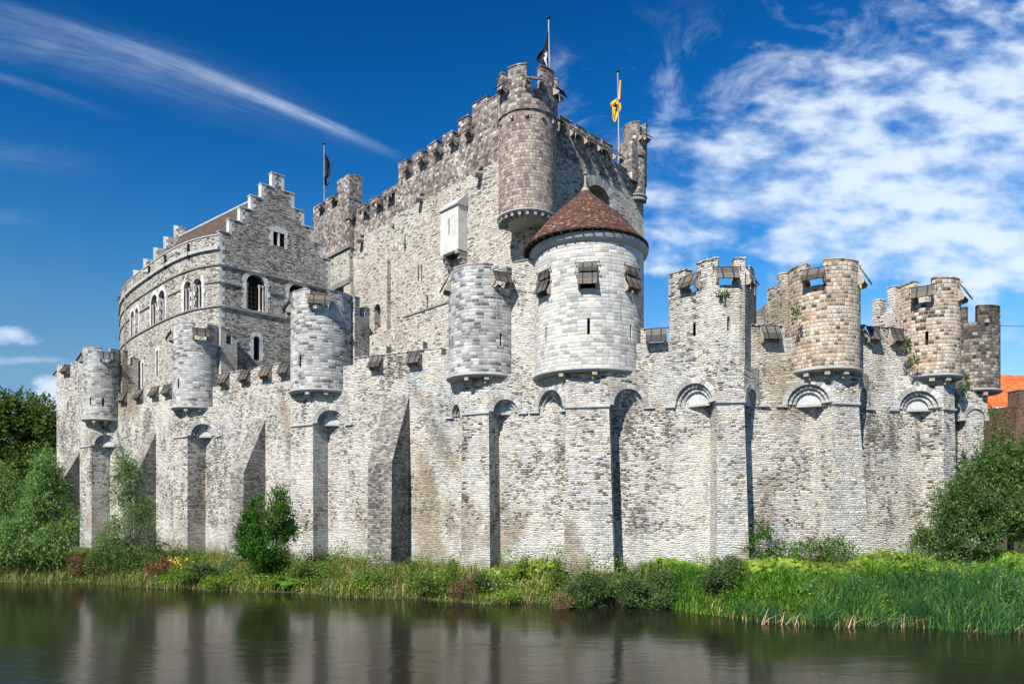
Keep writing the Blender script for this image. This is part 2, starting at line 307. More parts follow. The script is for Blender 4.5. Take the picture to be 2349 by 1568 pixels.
def tile_mat(name, stops, row=0.16, wid=0.17, bump=0.8, moss=None):
    m, t, b = material(name)
    uv = t.new('ShaderNodeUVMap').outputs[0]; u, v, _ = t.sep(uv)
    wob = t.noise(uv, 6.0, 2, 0.5)[0]
    v = t.m('ADD', v, t.m('MULTIPLY', t.m('SUBTRACT', wob, 0.5), 0.03))
    r = t.m('FLOOR', t.m('DIVIDE', v, row)); fr = t.m('FRACT', t.m('DIVIDE', v, row))
    ux = t.m('ADD', t.m('DIVIDE', u, wid), t.m('MULTIPLY', t.m('MODULO', r, 2.0), 0.5))
    cx = t.m('FLOOR', ux); fx = t.m('FRACT', ux)
    wn = t.new('ShaderNodeTexWhiteNoise', noise_dimensions='2D'); t.put(wn.inputs['Vector'], t.comb(cx, r))
    patch = t.noise(uv, 0.8, 4, 0.6)[0]
    c = t.ramp(t.m('ADD', wn.outputs['Value'], t.m('MULTIPLY', t.m('SUBTRACT', patch, 0.5), 0.35), clamp=True), stops)
    edge = t.m('MULTIPLY', t.rng(fr, 0.0, 0.16), t.rng(t.m('ABSOLUTE', t.m('SUBTRACT', fx, 0.5)), 0.5, 0.42))
    c = t.mix(t.rng(edge, 0, 1, 0.75, 0.0), c, (0.012, 0.009, 0.008))
    if moss: c = t.mix(t.m('MULTIPLY', t.rng(patch, 0.55, 0.75), 0.6), c, moss)
    t.l.new(c, b.inputs['Base Color'])
    h = t.m('ADD', t.m('MULTIPLY', t.m('SUBTRACT', 1.0, fr), 0.8), t.m('ADD', t.m('MULTIPLY', edge, 0.4), t.m('MULTIPLY', wn.outputs['Value'], 0.35)))
    bp = t.new('ShaderNodeBump'); bp.inputs['Strength'].default_value = bump; bp.inputs['Distance'].default_value = 0.03
    t.l.new(h, bp.inputs['Height']); t.l.new(bp.outputs[0], b.inputs['Normal'])
    b.inputs['Roughness'].default_value = 0.62; b.inputs['Specular IOR Level'].default_value = 0.4
    return m
M['tiles'] = tile_mat('brown_clay_tiles', [(0, (0.032, 0.019, 0.014)), (0.35, (0.070, 0.034, 0.022)), (0.65, (0.115, 0.048, 0.028)), (0.88, (0.185, 0.075, 0.042)), (1, (0.28, 0.17, 0.12))], 0.125, 0.125)
M['tiles_dark'] = tile_mat('dark_brown_tiles', [(0, (0.05, 0.032, 0.024)), (0.5, (0.085, 0.055, 0.038)), (1, (0.13, 0.09, 0.062))], 0.14, 0.18, 0.5)
M['tiles_orange'] = tile_mat('orange_pantiles', [(0, (0.50, 0.085, 0.02)), (0.5, (0.66, 0.13, 0.03)), (1, (0.75, 0.19, 0.05))], 0.3, 0.24, 0.7)
M['brick'] = masonry('red_brown_brick', 0.085, 0.24, 0.012, [(0, (0.06, 0.03, 0.025)), (0.5, (0.14, 0.065, 0.045)), (1, (0.22, 0.11, 0.075))], (0.2, 0.16, 0.13), warp=0.05, dirt=0.3, jit=0.1, bump=0.3, depth=0.01)
M['render'] = block_mat('cream_plaster', [(0, (0.52, 0.48, 0.40)), (1, (0.58, 0.54, 0.46))], 0.1)

def leaf_mat(name, stops, trans=0.35, gloss=0.35):
    m, t, b = material(name)
    g = t.new('ShaderNodeNewGeometry')
    big = t.noise(g.outputs['Position'], 0.9, 2, 0.5)[0]
    f = t.m('ADD', t.m('MULTIPLY', g.outputs['Random Per Island'], 0.75), t.m('MULTIPLY', t.m('SUBTRACT', big, 0.37), 0.8), clamp=True)
    c = t.ramp(f, stops)
    t.l.new(c, b.inputs['Base Color']); b.inputs['Roughness'].default_value = 0.5; b.inputs['Specular IOR Level'].default_value = gloss
    tr = t.new('ShaderNodeBsdfTranslucent')
    t.l.new(t.mix(1.0, c, (1.1, 1.25, 0.6), 'MULTIPLY'), tr.inputs['Color'])
    mx = t.new('ShaderNodeMixShader'); mx.inputs[0].default_value = trans
    out = m.node_tree.nodes['Material Output']
    t.l.new(b.outputs[0], mx.inputs[1]); t.l.new(tr.outputs[0], mx.inputs[2]); t.l.new(mx.outputs[0], out.inputs['Surface'])
    return m
def shades(c, lo=0.55, hi=1.7, yel=0.15):
    return [(0, tuple(x * lo for x in c)), (0.5, c), (0.85, tuple(x * hi for x in c)), (1, (c[0] * hi + yel * 0.5, c[1] * hi + yel * 0.35, c[2] * hi))]
M['leaf_willow'] = leaf_mat('willow_leaves', shades((0.16, 0.26, 0.075), 0.5, 1.9, 0.05))
M['leaf_silver'] = leaf_mat('silver_willow_leaves', shades((0.12, 0.19, 0.065), 0.45, 2.0, 0.04))
M['leaf_osier'] = leaf_mat('osier_leaves', shades((0.075, 0.14, 0.03), 0.4, 2.2, 0.05))
M['leaf_dark'] = leaf_mat('dark_tree_leaves', shades((0.075, 0.115, 0.020), 0.4, 2.2, 0.05))
M['leaf_green'] = leaf_mat('fresh_green_leaves', shades((0.046, 0.125, 0.013), 0.45, 2.2, 0.05))
M['leaf_hedge'] = leaf_mat('grey_green_shrub_leaves', shades((0.065, 0.12, 0.034), 0.45, 2.2, 0.14), 0.25)
M['leaf_lime'] = leaf_mat('lime_leaves', shades((0.20, 0.30, 0.03), 0.5, 1.6, 0.05), 0.4)
M['leaf_rust'] = leaf_mat('rusty_leaves', shades((0.17, 0.08, 0.04), 0.6, 1.8, 0.02), 0.2)
M['leaf_dry'] = leaf_mat('dry_twigs', shades((0.26, 0.14, 0.07), 0.6, 1.7, 0.0), 0.2)
M['leaf_weed'] = leaf_mat('weed_leaves', shades((0.12, 0.19, 0.035), 0.5, 2.0, 0.12), 0.35)
M['leaf_ivy'] = leaf_mat('ivy_leaves', shades((0.07, 0.13, 0.02), 0.5, 1.8, 0.05), 0.2)
M['grass'] = leaf_mat('bank_grass_blades', [(0, (0.05, 0.10, 0.015)), (0.35, (0.14, 0.20, 0.03)), (0.65, (0.28, 0.29, 0.07)), (0.85, (0.36, 0.24, 0.12)), (1, (0.50, 0.40, 0.20))], 0.35)
M['sedge'] = leaf_mat('bright_sedge_blades', [(0, (0.04, 0.11, 0.012)), (0.4, (0.09, 0.23, 0.02)), (0.8, (0.20, 0.38, 0.045)), (1, (0.38, 0.42, 0.12))], 0.35)
M['reed'] = leaf_mat('blue_green_reed_blades', [(0, (0.016, 0.06, 0.025)), (0.45, (0.03, 0.105, 0.038)), (0.72, (0.08, 0.20, 0.045)), (0.92, (0.20, 0.30, 0.06)), (1, (0.45, 0.38, 0.18))], 0.25)
M['straw'] = leaf_mat('dead_straw', [(0, (0.34, 0.22, 0.10)), (1, (0.60, 0.46, 0.25))], 0.2)
M['flower'] = leaf_mat('yellow_flowers', [(0, (0.75, 0.42, 0.01)), (1, (0.85, 0.60, 0.03))], 0.2)
M['purple'] = leaf_mat('purple_flowers', [(0, (0.25, 0.08, 0.28)), (1, (0.40, 0.16, 0.40))], 0.2)
M['bark'] = block_mat('bark', [(0, (0.06, 0.05, 0.038)), (1, (0.09, 0.075, 0.055))], 0.5)

# ------------------------------------------------------------------ mesh helpers
class MB:
    def __init__(s): s.v = []; s.f = []
    def add(s, vs, fs):
        o = len(s.v); s.v += [tuple(v) for v in vs]; s.f += [tuple(i + o for i in f) for f in fs]; return s
    def box(s, vs8): return s.add(vs8, [(3, 2, 1, 0), (4, 5, 6, 7), (0, 1, 5, 4), (1, 2, 6, 5), (2, 3, 7, 6), (3, 0, 4, 7)])
    def prism(s, poly, z0, z1, poly1=None):        # poly CCW seen from above
        poly1 = poly1 or poly
        a = sum(poly[i][0] * poly[(i + 1) % len(poly)][1] - poly[(i + 1) % len(poly)][0] * poly[i][1] for i in range(len(poly)))
        if a < 0: poly = poly[::-1]; poly1 = poly1[::-1]
        n = len(poly)
        vs = [(q[0], q[1], z0) for q in poly] + [(q[0], q[1], z1) for q in poly1]
        fs = [tuple(range(n - 1, -1, -1)), tuple(range(n, 2 * n))] + [(i, (i + 1) % n, n + (i + 1) % n, n + i) for i in range(n)]
        return s.add(vs, fs)
    def ringwall(s, c, r0, r1, a0, a1, z0, z1, n=None):
        """sector of an annular wall between two angles (closed solid)"""
        n = n or max(2, int(abs(a1 - a0) / R(6)) + 1)
        vs = []; fs = []
        for i in range(n + 1):
            a = a0 + (a1 - a0) * i / n; ca, sa = math.cos(a), math.sin(a)
            vs += [(c[0] + r1 * ca, c[1] + r1 * sa, z0), (c[0] + r1 * ca, c[1] + r1 * sa, z1), (c[0] + r0 * ca, c[1] + r0 * sa, z1), (c[0] + r0 * ca, c[1] + r0 * sa, z0)]
        for i in range(n):
            o = i * 4; q = o + 4
            fs += [(o, q, q + 1, o + 1), (o + 1, q + 1, q + 2, o + 2), (o + 2, q + 2, q + 3, o + 3), (o + 3, q + 3, q, o)]
        fs += [(0, 1, 2, 3), (n * 4 + 3, n * 4 + 2, n * 4 + 1, n * 4)]
        return s.add(vs, fs)
    def lathe(s, c, prof, n=48, z=0):
        vs = []; fs = []; m = len(prof)
        for i in range(n):
            a = 2 * PI * i / n
            for r, h in prof: vs.append((c[0] + r * math.cos(a), c[1] + r * math.sin(a), z + h))
        for i in range(n):
            j = (i + 1) % n
            for k in range(m - 1): fs.append((i * m + k, j * m + k, j * m + k + 1, i * m + k + 1))
        if prof[0][0] > 0.001: fs.append(tuple(i * m for i in range(n))[::-1])
        if prof[-1][0] > 0.001: fs.append(tuple(i * m + m - 1 for i in range(n)))
        return s.add(vs, fs)
    def tube(s, a, b, r0, r1=None, n=8):
        r1 = r0 if r1 is None else r1
        a = Vector(a); b = Vector(b); d = (b - a).normalized()
        x = d.cross(Vector((0, 0, 1))); x = x.normalized() if x.length > 1e-4 else Vector((1, 0, 0)); y = d.cross(x)
        vs = []
        for p_, r_ in ((a, r0), (b, r1)):
            for i in range(n):
                t = 2 * PI * i / n; vs.append(p_ + x * (r_ * math.cos(t)) + y * (r_ * math.sin(t)))
        fs = [(i, (i + 1) % n, n + (i + 1) % n, n + i) for i in range(n)] + [tuple(range(n))[::-1], tuple(range(n, 2 * n))]
        return s.add(vs, fs)
    def build(s, name, mat, parent=None, cyl=None, smooth=False, jitter=0.0):
        me = bpy.data.meshes.new(name); me.from_pydata(s.v, [], s.f)
        me.materials.append(M[mat] if isinstance(mat, str) else mat)
        bm = bmesh.new(); bm.from_mesh(me); bmesh.ops.recalc_face_normals(bm, faces=bm.faces)
        if jitter:
            for v in bm.verts: v.co += Vector((random.gauss(0, jitter), random.gauss(0, jitter), random.gauss(0, jitter)))
        bm.to_mesh(me); bm.free()
        o = bpy.data.objects.new(name, me); C.objects.link(o)
        autouv(me, cyl)
        if smooth: me.polygons.foreach_set('use_smooth', [True] * len(me.polygons))
        if parent is not None: attach(o, parent)
        return o

def attach(o, parent):
    o.parent = parent
    w = Matrix.Translation(parent.location) if parent.type == 'EMPTY' else Matrix.Identity(4)
    o.matrix_parent_inverse = w.inverted()

def autouv(me, cyl=None):
    uvl = me.uv_layers[0] if me.uv_layers else me.uv_layers.new(name='UVMap')
    data = [0.0] * (len(me.loops) * 2)
    for pl in me.polygons:
        n = pl.normal
        flat = abs(n.z) > 0.8
        if not flat and cyl:
            cx, cy, r = cyl; ce = pl.center; ac = math.atan2(ce.y - cy, ce.x - cx)
        elif not flat:
            h = math.hypot(n.x, n.y); tx, ty = -n.y / h, n.x / h
        slope = 1.0 / max(0.25, math.sqrt(max(0.0, 1 - n.z * n.z)))
        for li in pl.loop_indices:
            co = me.vertices[me.loops[li].vertex_index].co
            if flat: a, b = co.x, co.y
            elif cyl:
                t = math.atan2(co.y - cy, co.x - cx) - ac
                t = (t + PI) % (2 * PI) - PI
                a, b = (ac + t) * r, co.z * slope
            else: a, b = co.x * tx + co.y * ty, co.z * slope
            data[li * 2] = a; data[li * 2 + 1] = b
    uvl.data.foreach_set('uv', data)

def cut(o, cutter, cyl=None):
    """carve openings (an MB) out of object o"""
    me = bpy.data.meshes.new('opening'); me.from_pydata(cutter.v, [], cutter.f)
    bm = bmesh.new(); bm.from_mesh(me); bmesh.ops.recalc_face_normals(bm, faces=bm.faces); bm.to_mesh(me); bm.free()
    me.materials.append(o.data.materials[0])
    co = bpy.data.objects.new('opening', me); C.objects.link(co)
    pr = o.parent; pm = o.matrix_parent_inverse.copy(); o.parent = None; o.matrix_parent_inverse = Matrix.Identity(4)
    md = o.modifiers.new('cut', 'BOOLEAN'); md.object = co; md.operation = 'DIFFERENCE'; md.solver = 'EXACT'
    dg = bpy.context.evaluated_depsgraph_get(); dg.update()
    nm = bpy.data.meshes.new_from_object(o.evaluated_get(dg))
    o.modifiers.clear()
    if len(nm.polygons) > 3:
        o.data = nm
    bpy.data.objects.remove(co); bpy.data.meshes.remove(me)
    if pr is not None: o.parent = pr; o.matrix_parent_inverse = pm
    autouv(o.data, cyl)
    return o

def thing(name, label, cat, loc, group=None):
    o = bpy.data.objects.new(name, None); C.objects.link(o)
    o.location = loc; o.empty_display_size = 0.5
    o['label'] = label; o['category'] = cat
    if group: o['group'] = group
    return o
def tag(o, label, cat, group=None, kind=None):
    o['label'] = label; o['category'] = cat
    if group: o['group'] = group
    if kind: o['kind'] = kind
    return o

class Fr:
    """local frame on a wall: t along it, o outwards"""
    def __init__(s, org, t):
        s.o = Vector(org[:2]); s.t = Vector(t).normalized(); s.n = Vector((s.t.y, -s.t.x))   # outward = to the right of t
    def at(s, t, o, z): q = s.o + s.t * t + s.n * o; return (q.x, q.y, z)
    def xy(s, t, o): q = s.o + s.t * t + s.n * o; return (q.x, q.y)
def fbox(mb, f, t0, t1, o0, o1, z0, z1):
    return mb.prism([f.xy(t0, o0), f.xy(t1, o0), f.xy(t1, o1), f.xy(t0, o1)], z0, z1)
def archcut(mb, f, tc, w, z0, zs, o0, o1, n=10):
    """arched-opening solid: width w centred at tc, sill z0, springing zs"""
    pr = [(tc - w / 2, z0), (tc + w / 2, z0)] + [(tc + w / 2 * math.cos(PI * i / n), zs + w / 2 * math.sin(PI * i / n)) for i in range(n + 1)]
    k = len(pr)
    vs = [f.at(t, o0, z) for t, z in pr] + [f.at(t, o1, z) for t, z in pr]
    fs = [tuple(range(k)), tuple(range(2 * k - 1, k - 1, -1))] + [(i, (i + 1) % k, k + (i + 1) % k, k + i) for i in range(k)]
    return mb.add(vs, fs)
def voussoirs(mb, f, tc, zs, r0, r1, o0, o1, n, gap=0.035, a0=0.0, a1=PI, rnd=0.012):
    """wedge stones of a round arch"""
    for i in range(n):
        b0 = a0 + (a1 - a0) * (i + gap) / n; b1 = a0 + (a1 - a0) * (i + 1 - gap) / n
        d = random.uniform(-rnd, rnd); rr = r1 + random.uniform(-rnd, rnd * 2)
        pts = [(r0, b0), (rr, b0), (rr, b1), (r0, b1)]
        vs = [f.at(tc + r * math.cos(a), o0, zs + r * math.sin(a)) for r, a in pts] + [f.at(tc + r * math.cos(a), o1 + d, zs + r * math.sin(a)) for r, a in pts]
        mb.box(vs)
    return mb
def halfdisc(mb, f, tc, zs, r, o0, o1, n=14):
    pr = [(tc + r * math.cos(PI * i / n), zs + r * math.sin(PI * i / n)) for i in range(n + 1)]
    k = len(pr); vs = [f.at(t, o0, z) for t, z in pr] + [f.at(t, o1, z) for t, z in pr]
    return mb.add(vs, [tuple(range(k)), tuple(range(2 * k - 1, k - 1, -1))] + [(i, (i + 1) % k, k + (i + 1) % k, k + i) for i in range(k)])
def plate_hole(mb, f, t0, t1, z0, z1, tc, r, o0, o1, n=14):
    """rectangular slab with a half-round hole standing on its lower edge"""
    top = []
    arc = [(tc + r * math.cos(PI - PI * i / n), z0 + r * math.sin(PI * i / n)) for i in range(n + 1)]
    outer = []
    for t, z in arc:
        a = math.atan2(z - z0, t - tc); ca, sa = math.cos(a), math.sin(a)
        k = min(((t1 - tc) / ca if ca > 1e-6 else ((t0 - tc) / ca if ca < -1e-6 else 1e9)), ((z1 - z0) / sa if sa > 1e-6 else 1e9))
        outer.append((tc + ca * k, z0 + sa * k))
    k = n + 1
    # corners: insert by snapping the nearest outer point
    for cx_, cz_ in ((t0, z1), (t1, z1)):
        j = min(range(k), key=lambda i: (outer[i][0] - cx_) ** 2 + (outer[i][1] - cz_) ** 2); outer[j] = (cx_, cz_)
    vs = [f.at(t, o1, z) for t, z in arc] + [f.at(t, o1, z) for t, z in outer] + [f.at(t, o0, z) for t, z in arc] + [f.at(t, o0, z) for t, z in outer]
    fs = []
    for i in range(n):
        fs += [(i, i + 1, k + i + 1, k + i), (2 * k + i + 1, 2 * k + i, 3 * k + i, 3 * k + i + 1), (2 * k + i, 2 * k + i + 1, i + 1, i), (k + i, k + i + 1, 3 * k + i + 1, 3 * k + i)]
    fs += [(0, k, 3 * k, 2 * k), (n, 2 * k + n, 3 * k + n, k + n)]
    return mb.add(vs, fs)

# ---- hinged wooden shutter over a gap in a battlement
def shutter(parent, f, tc, zt, w, h=0.62, tilt=38, out=0.05, cheeks=True):
    """f: frame on the wall face; hinge rod at height zt"""
    ct, st = math.cos(R(tilt)), math.sin(R(tilt))
    def pt(a, b, c):     # a along, b down the board, c off the board
        return f.at(tc + a, out + b * st + c * ct, zt - b * ct + c * st)
    mb = MB(); n = 4
    for i in range(n):
        b0 = h * i / n + 0.004; b1 = h * (i + 1) / n - 0.004; e = random.uniform(-0.012, 0.012)
        mb.box([pt(-w / 2 + e, b0, 0), pt(w / 2 + e, b0, 0), pt(w / 2 + e, b1, 0), pt(-w / 2 + e, b1, 0), pt(-w / 2 + e, b0, 0.045), pt(w / 2 + e, b0, 0.045), pt(w / 2 + e, b1, 0.045), pt(-w / 2 + e, b1, 0.045)])
    s = mb.build('shutter', 'wood', parent)
    for a in (-w * 0.24, w * 0.24):
        k = MB(); k.box([pt(a - 0.03, -0.03, 0.048), pt(a + 0.03, -0.03, 0.048), pt(a + 0.03, h, 0.048), pt(a - 0.03, h, 0.048), pt(a - 0.03, -0.03, 0.066), pt(a + 0.03, -0.03, 0.066), pt(a + 0.03, h, 0.066), pt(a - 0.03, h, 0.066)])
        attach(k.build('strap', 'iron'), s)
    k = MB(); k.tube(pt(-w / 2 - 0.14, -0.04, 0.03), pt(w / 2 + 0.14, -0.04, 0.03), 0.022, n=6)
    for a in (-w / 2 - 0.12, w / 2 + 0.12): k.tube(pt(a, -0.12, 0.05), pt(a, 0.06, 0.0), 0.02, n=5)
    attach(k.build('hinge_rod', 'iron'), s)
    if cheeks:
        for a in (-w / 2 + 0.02, w / 2 - 0.10):
            k = MB()
            vs = [f.at(tc + a, -0.05, zt - 0.12), f.at(tc + a + 0.1, -0.05, zt - 0.12), f.at(tc + a + 0.1, h * st * 0.75, zt - h * ct * 0.92), f.at(tc + a, h * st * 0.75, zt - h * ct * 0.92),
                  f.at(tc + a, -0.05, zt - h * ct - 0.16), f.at(tc + a + 0.1, -0.05, zt - h * ct - 0.16), f.at(tc + a + 0.1, h * st * 0.6, zt - h * ct - 0.1), f.at(tc + a, h * st * 0.6, zt - h * ct - 0.1)]
            k.add(vs, [(0, 1, 2, 3), (7, 6, 5, 4), (0, 4, 5, 1), (3, 2, 6, 7), (0, 3, 7, 4), (1, 5, 6, 2)])
            attach(k.build('bracket', 'corbel'), s)
    return s

# ------------------------------------------------------------------ ground, water
def interp(x, tab):
    if x <= tab[0][0]: return tab[0][1]
    for (a, b), (c, d) in zip(tab, tab[1:]):
        if x <= c: return b + (d - b) * (x - a) / (c - a)
    return tab[-1][1]
_wl = [(u, 5.0 * F / (v - VH)) for u, v in [(-400, 1322), (0, 1335), (180, 1336), (400, 1350), (600, 1357), (900, 1372), (1150, 1383), (1500, 1386), (1600, 1408), (1750, 1420), (2000, 1430), (2349, 1440), (2700, 1440)]]
SHORE = [(P(u, d).x, d) for u, d in _wl]
def shore(x): return interp(x, SHORE) + 0.35 * math.sin(x * 0.9) + 0.2 * math.sin(x * 2.3 + 1)
WALLZ = [(-60, 1.0), (-36, 1.1), (-12, 1.15), (0, 1.25), (5, 1.5), (12, 1.6), (18, 1.85), (40, 2.2)]
def ground_z(x, y):
    s = y - shore(x)
    if s < 0: return max(-1.5, s * 0.5)
    zw = interp(x, WALLZ); wd = max(2.5, min(9.0, interp(x, [(-40, 14), (-12, 7), (5, 3.3), (10, 4), (30, 7)])))
    t = min(1, s / wd)
    return zw * (1 - (1 - t) ** 1.7)
def build_ground():
    xs = [-1500, -700, -300, -150, -90] + [(-70 + i * 1.0) for i in range(121)] + [70, 110, 200, 400, 800, 1500]
    ss = [-160, -60, -8, -3, -1.2, -0.5, 0, 0.3, 0.7, 1.1, 1.6, 2.2, 2.8, 3.6, 4.6, 6, 8, 11, 16, 30, 60, 150, 500, 2500]
    v = []; f = []
    for s in ss:
        for x in xs: 
            y = shore(x) + s
            v.append((x, y, ground_z(x, y) + (0.0 if s > 15 else 0.06 * math.sin(x * 1.7 + s * 2.1)) - (0.0)))
    n = len(xs)
    for i in range(len(ss) - 1):
        for j in range(n - 1): f.append((i * n + j, i * n + j + 1, (i + 1) * n + j + 1, (i + 1) * n + j))
    m, t, b = material('bank_soil')
    g = t.new('ShaderNodeNewGeometry').outputs['Position']
    a = t.noise(g, 1.3, 6, 0.65)[0]; c = t.noise(g, 9.0, 4, 0.6)[0]
    t.l.new(t.mix(1.0, t.ramp(a, [(0.3, (0.035, 0.028, 0.018)), (0.5, (0.05, 0.07, 0.02)), (0.7, (0.075, 0.095, 0.025))]), t.ramp(c, [(0.2, (0.6, 0.6, 0.6)), (0.8, (1.2, 1.2, 1.2))]), 'MULTIPLY'), b.inputs['Base Color'])
    M['soil'] = m
    mb = MB(); mb.add(v, f); o = mb.build('ground', 'soil', smooth=True); o['kind'] = 'structure'
build_ground()
def build_water():
    m, t, b = material('moat_water')
    g = t.new('ShaderNodeNewGeometry').outputs['Position']
    b.inputs['Base Color'].default_value = (0.012, 0.011, 0.007, 1)
    b.inputs['Roughness'].default_value = 0.125; b.inputs['IOR'].default_value = 1.33; b.inputs['Specular IOR Level'].default_value = 0.5
    w1 = t.noise(t.vm('MULTIPLY', g, (0.55, 1.6, 1.0)), 0.9, 3, 0.55, dist=0.6)[0]
    w2 = t.noise(t.vm('MULTIPLY', g, (0.9, 2.4, 1.0)), 3.6, 3, 0.55, dist=0.4)[0]
    calm = t.rng(t.noise(t.vm('MULTIPLY', g, (0.5, 1.0, 1.0)), 0.16, 3, 0.5)[0], 0.4, 0.6, 0.25, 1.0)
    near = t.rng(t.sep(g)[1], 14.0, 36.0, 1.0, 0.35)
    h = t.m('ADD', w1, t.m('MULTIPLY', w2, 0.22))
    bp = t.new('ShaderNodeBump'); t.put(bp.inputs['Strength'], t.m('MULTIPLY', t.m('MULTIPLY', near, calm), 0.36)); bp.inputs['Distance'].default_value = 0.12
    t.l.new(h, bp.inputs['Height']); t.l.new(bp.outputs[0], b.inputs['Normal'])
    M['water'] = m
    mb = MB(); mb.add([(-1500, -160, 0), (1500, -160, 0), (1500, 60, 0), (-1500, 60, 0)], [(0, 1, 2, 3)])
    o = mb.build('water', 'water'); o['kind'] = 'structure'
build_water()

# ------------------------------------------------------------------ the oval curtain wall and its towers
IMP = 10.2          # impost height
def V(x, y): return Vector((x, y))
# tower: name of look, pier front from (u,d) to (u,d), radius...
TW = [
 dict(k=1, A0=(183, 62.9), A1=(210, 61.1), p=1.5, uc=238, R=1.62, zb=12.5, zt=18.65, mat='ashlar', gaps=[(-100, -82), (-7, 19)], bR=1.85, side='R', b=1.7, barc=None,
      label='leftmost grey bartizan tower, smallest in view, beside the left corner of the wall'),
 dict(k=2, A0=(398, 53.9), A1=(430, 52.5), p=1.4, uc=453, R=1.76, zb=12.4, zt=18.65, mat='ashlar', gaps=[(-100, -82), (-9, 23)], bR=1.95, side='R', b=1.7,
      label='grey coursed bartizan tower standing in front of the curved hall facade'),
 dict(k=3, A0=(667, 45.8), A1=(718, 44.55), p=1.23, uc=740, R=2.05, zb=12.4, zt=18.7, mat='ashlar', gaps=[(-100, -82), (-22, 12)], bR=2.15, side='R', b=1.7,
      label='grey coursed bartizan tower below the right end of the stepped gable'),
 dict(k=4, A0=(1060, 39.8), A1=(1121, 38.9), p=1.08, uc=1108, R=2.02, oh=0.7, zb=12.35, zt=18.4, mat='ashlar', gaps=[(-90, -68), (16, 42)], bR=2.2, side='LR', b=1.5,
      label='large blue-grey bartizan tower left of the cone-roofed tower'),
 dict(k=5, A0=(1298, 36.8), A1=(1397, 36.3), p=1.3, uc=1350, R=3.08, oh=0.45, zb=12.15, zt=19.3, mat='ashlar_pale', gaps=[], bR=2.6, side='LR', b=2.0,
      label='wide pale round tower under a conical brown tiled roof with finial'),
 dict(k=7, A0=(1915, 35.25), A1=(1970, 35.6), p=1.4, uc=1889, oh=0.42, R=1.76, zb=11.95, zt=17.35, mat='buff', gaps=[(-28, 0), (68, 88)], bR=1.9, side='LR', b=1.9,
      label='buff block-stone bartizan tower, fullest and nearest of the buff ones at the right'),
 dict(k=8, A0=(2165, 37.3), A1=(2190, 37.8), p=1.24, uc=2130, oh=0.42, R=1.53, zb=12.0, zt=17.1, mat='buff', gaps=[(-25, 6), (70, 85)], bR=1.7, side='L', b=1.8,
      label='slimmer buff bartizan tower with ivy down its left edge, beside the sooty one'),
]
for T in TW:
    a = P(*T['A0']); b = P(*T['A1']); T['a'] = a; T['bb'] = b
    T['f'] = Fr(a, b - a); T['w'] = (b - a).length
    f = T['f']
    T['CL'] = V(*f.xy(0, -T['p'])); T['CR'] = V(*f.xy(T['w'], -T['p']))
def tower(k): return [t for t in TW if t['k'] == k][0]
# the rectangular tower (6)
T6a = P(1645, 34.9); T6b = P(1707, 34.85); T6f = Fr(T6a, T6b - T6a); T6w = (T6b - T6a).length
T6CL = P(1612, 36.25); T6CR = V(T6b.x + 0.05, 36.15)
# wall face polyline, left to right
WP = [P(130, 67.2), P(186, 65.0)]
for k in (1, 2, 3, 4, 5): WP += [tower(k)['CL'], tower(k)['CR']]
WP += [T6CL, T6CR]
for k in (7,): WP += [tower(k)['CL'], tower(k)['CR']]
WP += [tower(8)['CL'], tower(8)['CR'], V(28.6, 43.6), V(31.0, 52.0), V(27.0, 64.0)]
WP = [V(-46.5, 75.0)] + WP
def offset_poly(pts, d):
    out = []
    for i, q in enumerate(pts):
        t0 = (pts[i] - pts[i - 1]).normalized() if i > 0 else (pts[1] - pts[0]).normalized()
        t1 = (pts[i + 1] - pts[i]).normalized() if i < len(pts) - 1 else t0
        n = V(t0.y + t1.y, -(t0.x + t1.x)).normalized()
        c = max(0.5, n.dot(V(t0.y, -t0.x)))
        out.append(q + n * (d / c))
    return out
def wall_at(u):
    """where the bearing u meets the wall face -> point, frame"""
    best = None
    a = (u - UC) / F
    for q, r in zip(WP, WP[1:]):
        d = r - q; den = d.x - a * d.y
        if abs(den) < 1e-9: continue
        t = (a * q.y - q.x) / den
        if -1e-6 <= t <= 1 + 1e-6:
            pt = q + d * t
            if best is None or pt.y < best[0].y: best = (pt, d.normalized())
    return best[0], Fr(best[0], best[1])
curtain = thing('curtain_wall', 'long grey rubble stone curtain wall joining the round towers above the bank', 'wall', (0, 40, 1.2))
inner = offset_poly(WP, -1.6)
def zone(i0, i1, z1, z0=-0.4, name='wall_bay', inn=-1.6, mat='wall', sub=None):
    pts = WP[i0:i1 + 1]; ip = [offset_poly(WP, inn)[i] for i in range(i0, i1 + 1)]
    mb = MB()
    for a, b, c, d in zip(pts, pts[1:], ip[1:], ip):
        L = (b - a).length; n = max(1, int(L / 1.2))
        for s in range(n):
            q0 = a.lerp(b, s / n); q1 = a.lerp(b, (s + 1) / n); r1 = d.lerp(c, (s + 1) / n); r0 = d.lerp(c, s / n)
            mb.add([], [])
        mb.prism([a, b, c, d], z0, z1)
    return mb.build(name, mat, curtain)
IDX = {}
i = 3
for k in (1, 2, 3, 4, 5, 6, 7, 8): IDX[k] = (i, i + 1); i += 2
WT = 13.95      # walk-level parapet (foot of the crenels)
HI = 18.75
zone(0, IDX[1][0], 17.2)                     # left corner, tall
zone(IDX[1][0], IDX[2][0], WT); zone(IDX[2][0], IDX[3][0], WT); zone(IDX[3][0], IDX[4][0], WT)
zone(IDX[4][0], IDX[5][0], HI)
zone(IDX[5][0], IDX[6][0], WT - 0.35); zone(IDX[6][0], IDX[7][0], WT - 0.2); zone(IDX[7][0], IDX[8][0], WT - 0.1)
zone(IDX[8][0], IDX[8][1] + 1, 12.6); zone(IDX[8][1] + 1, len(WP) - 1, 13.5)
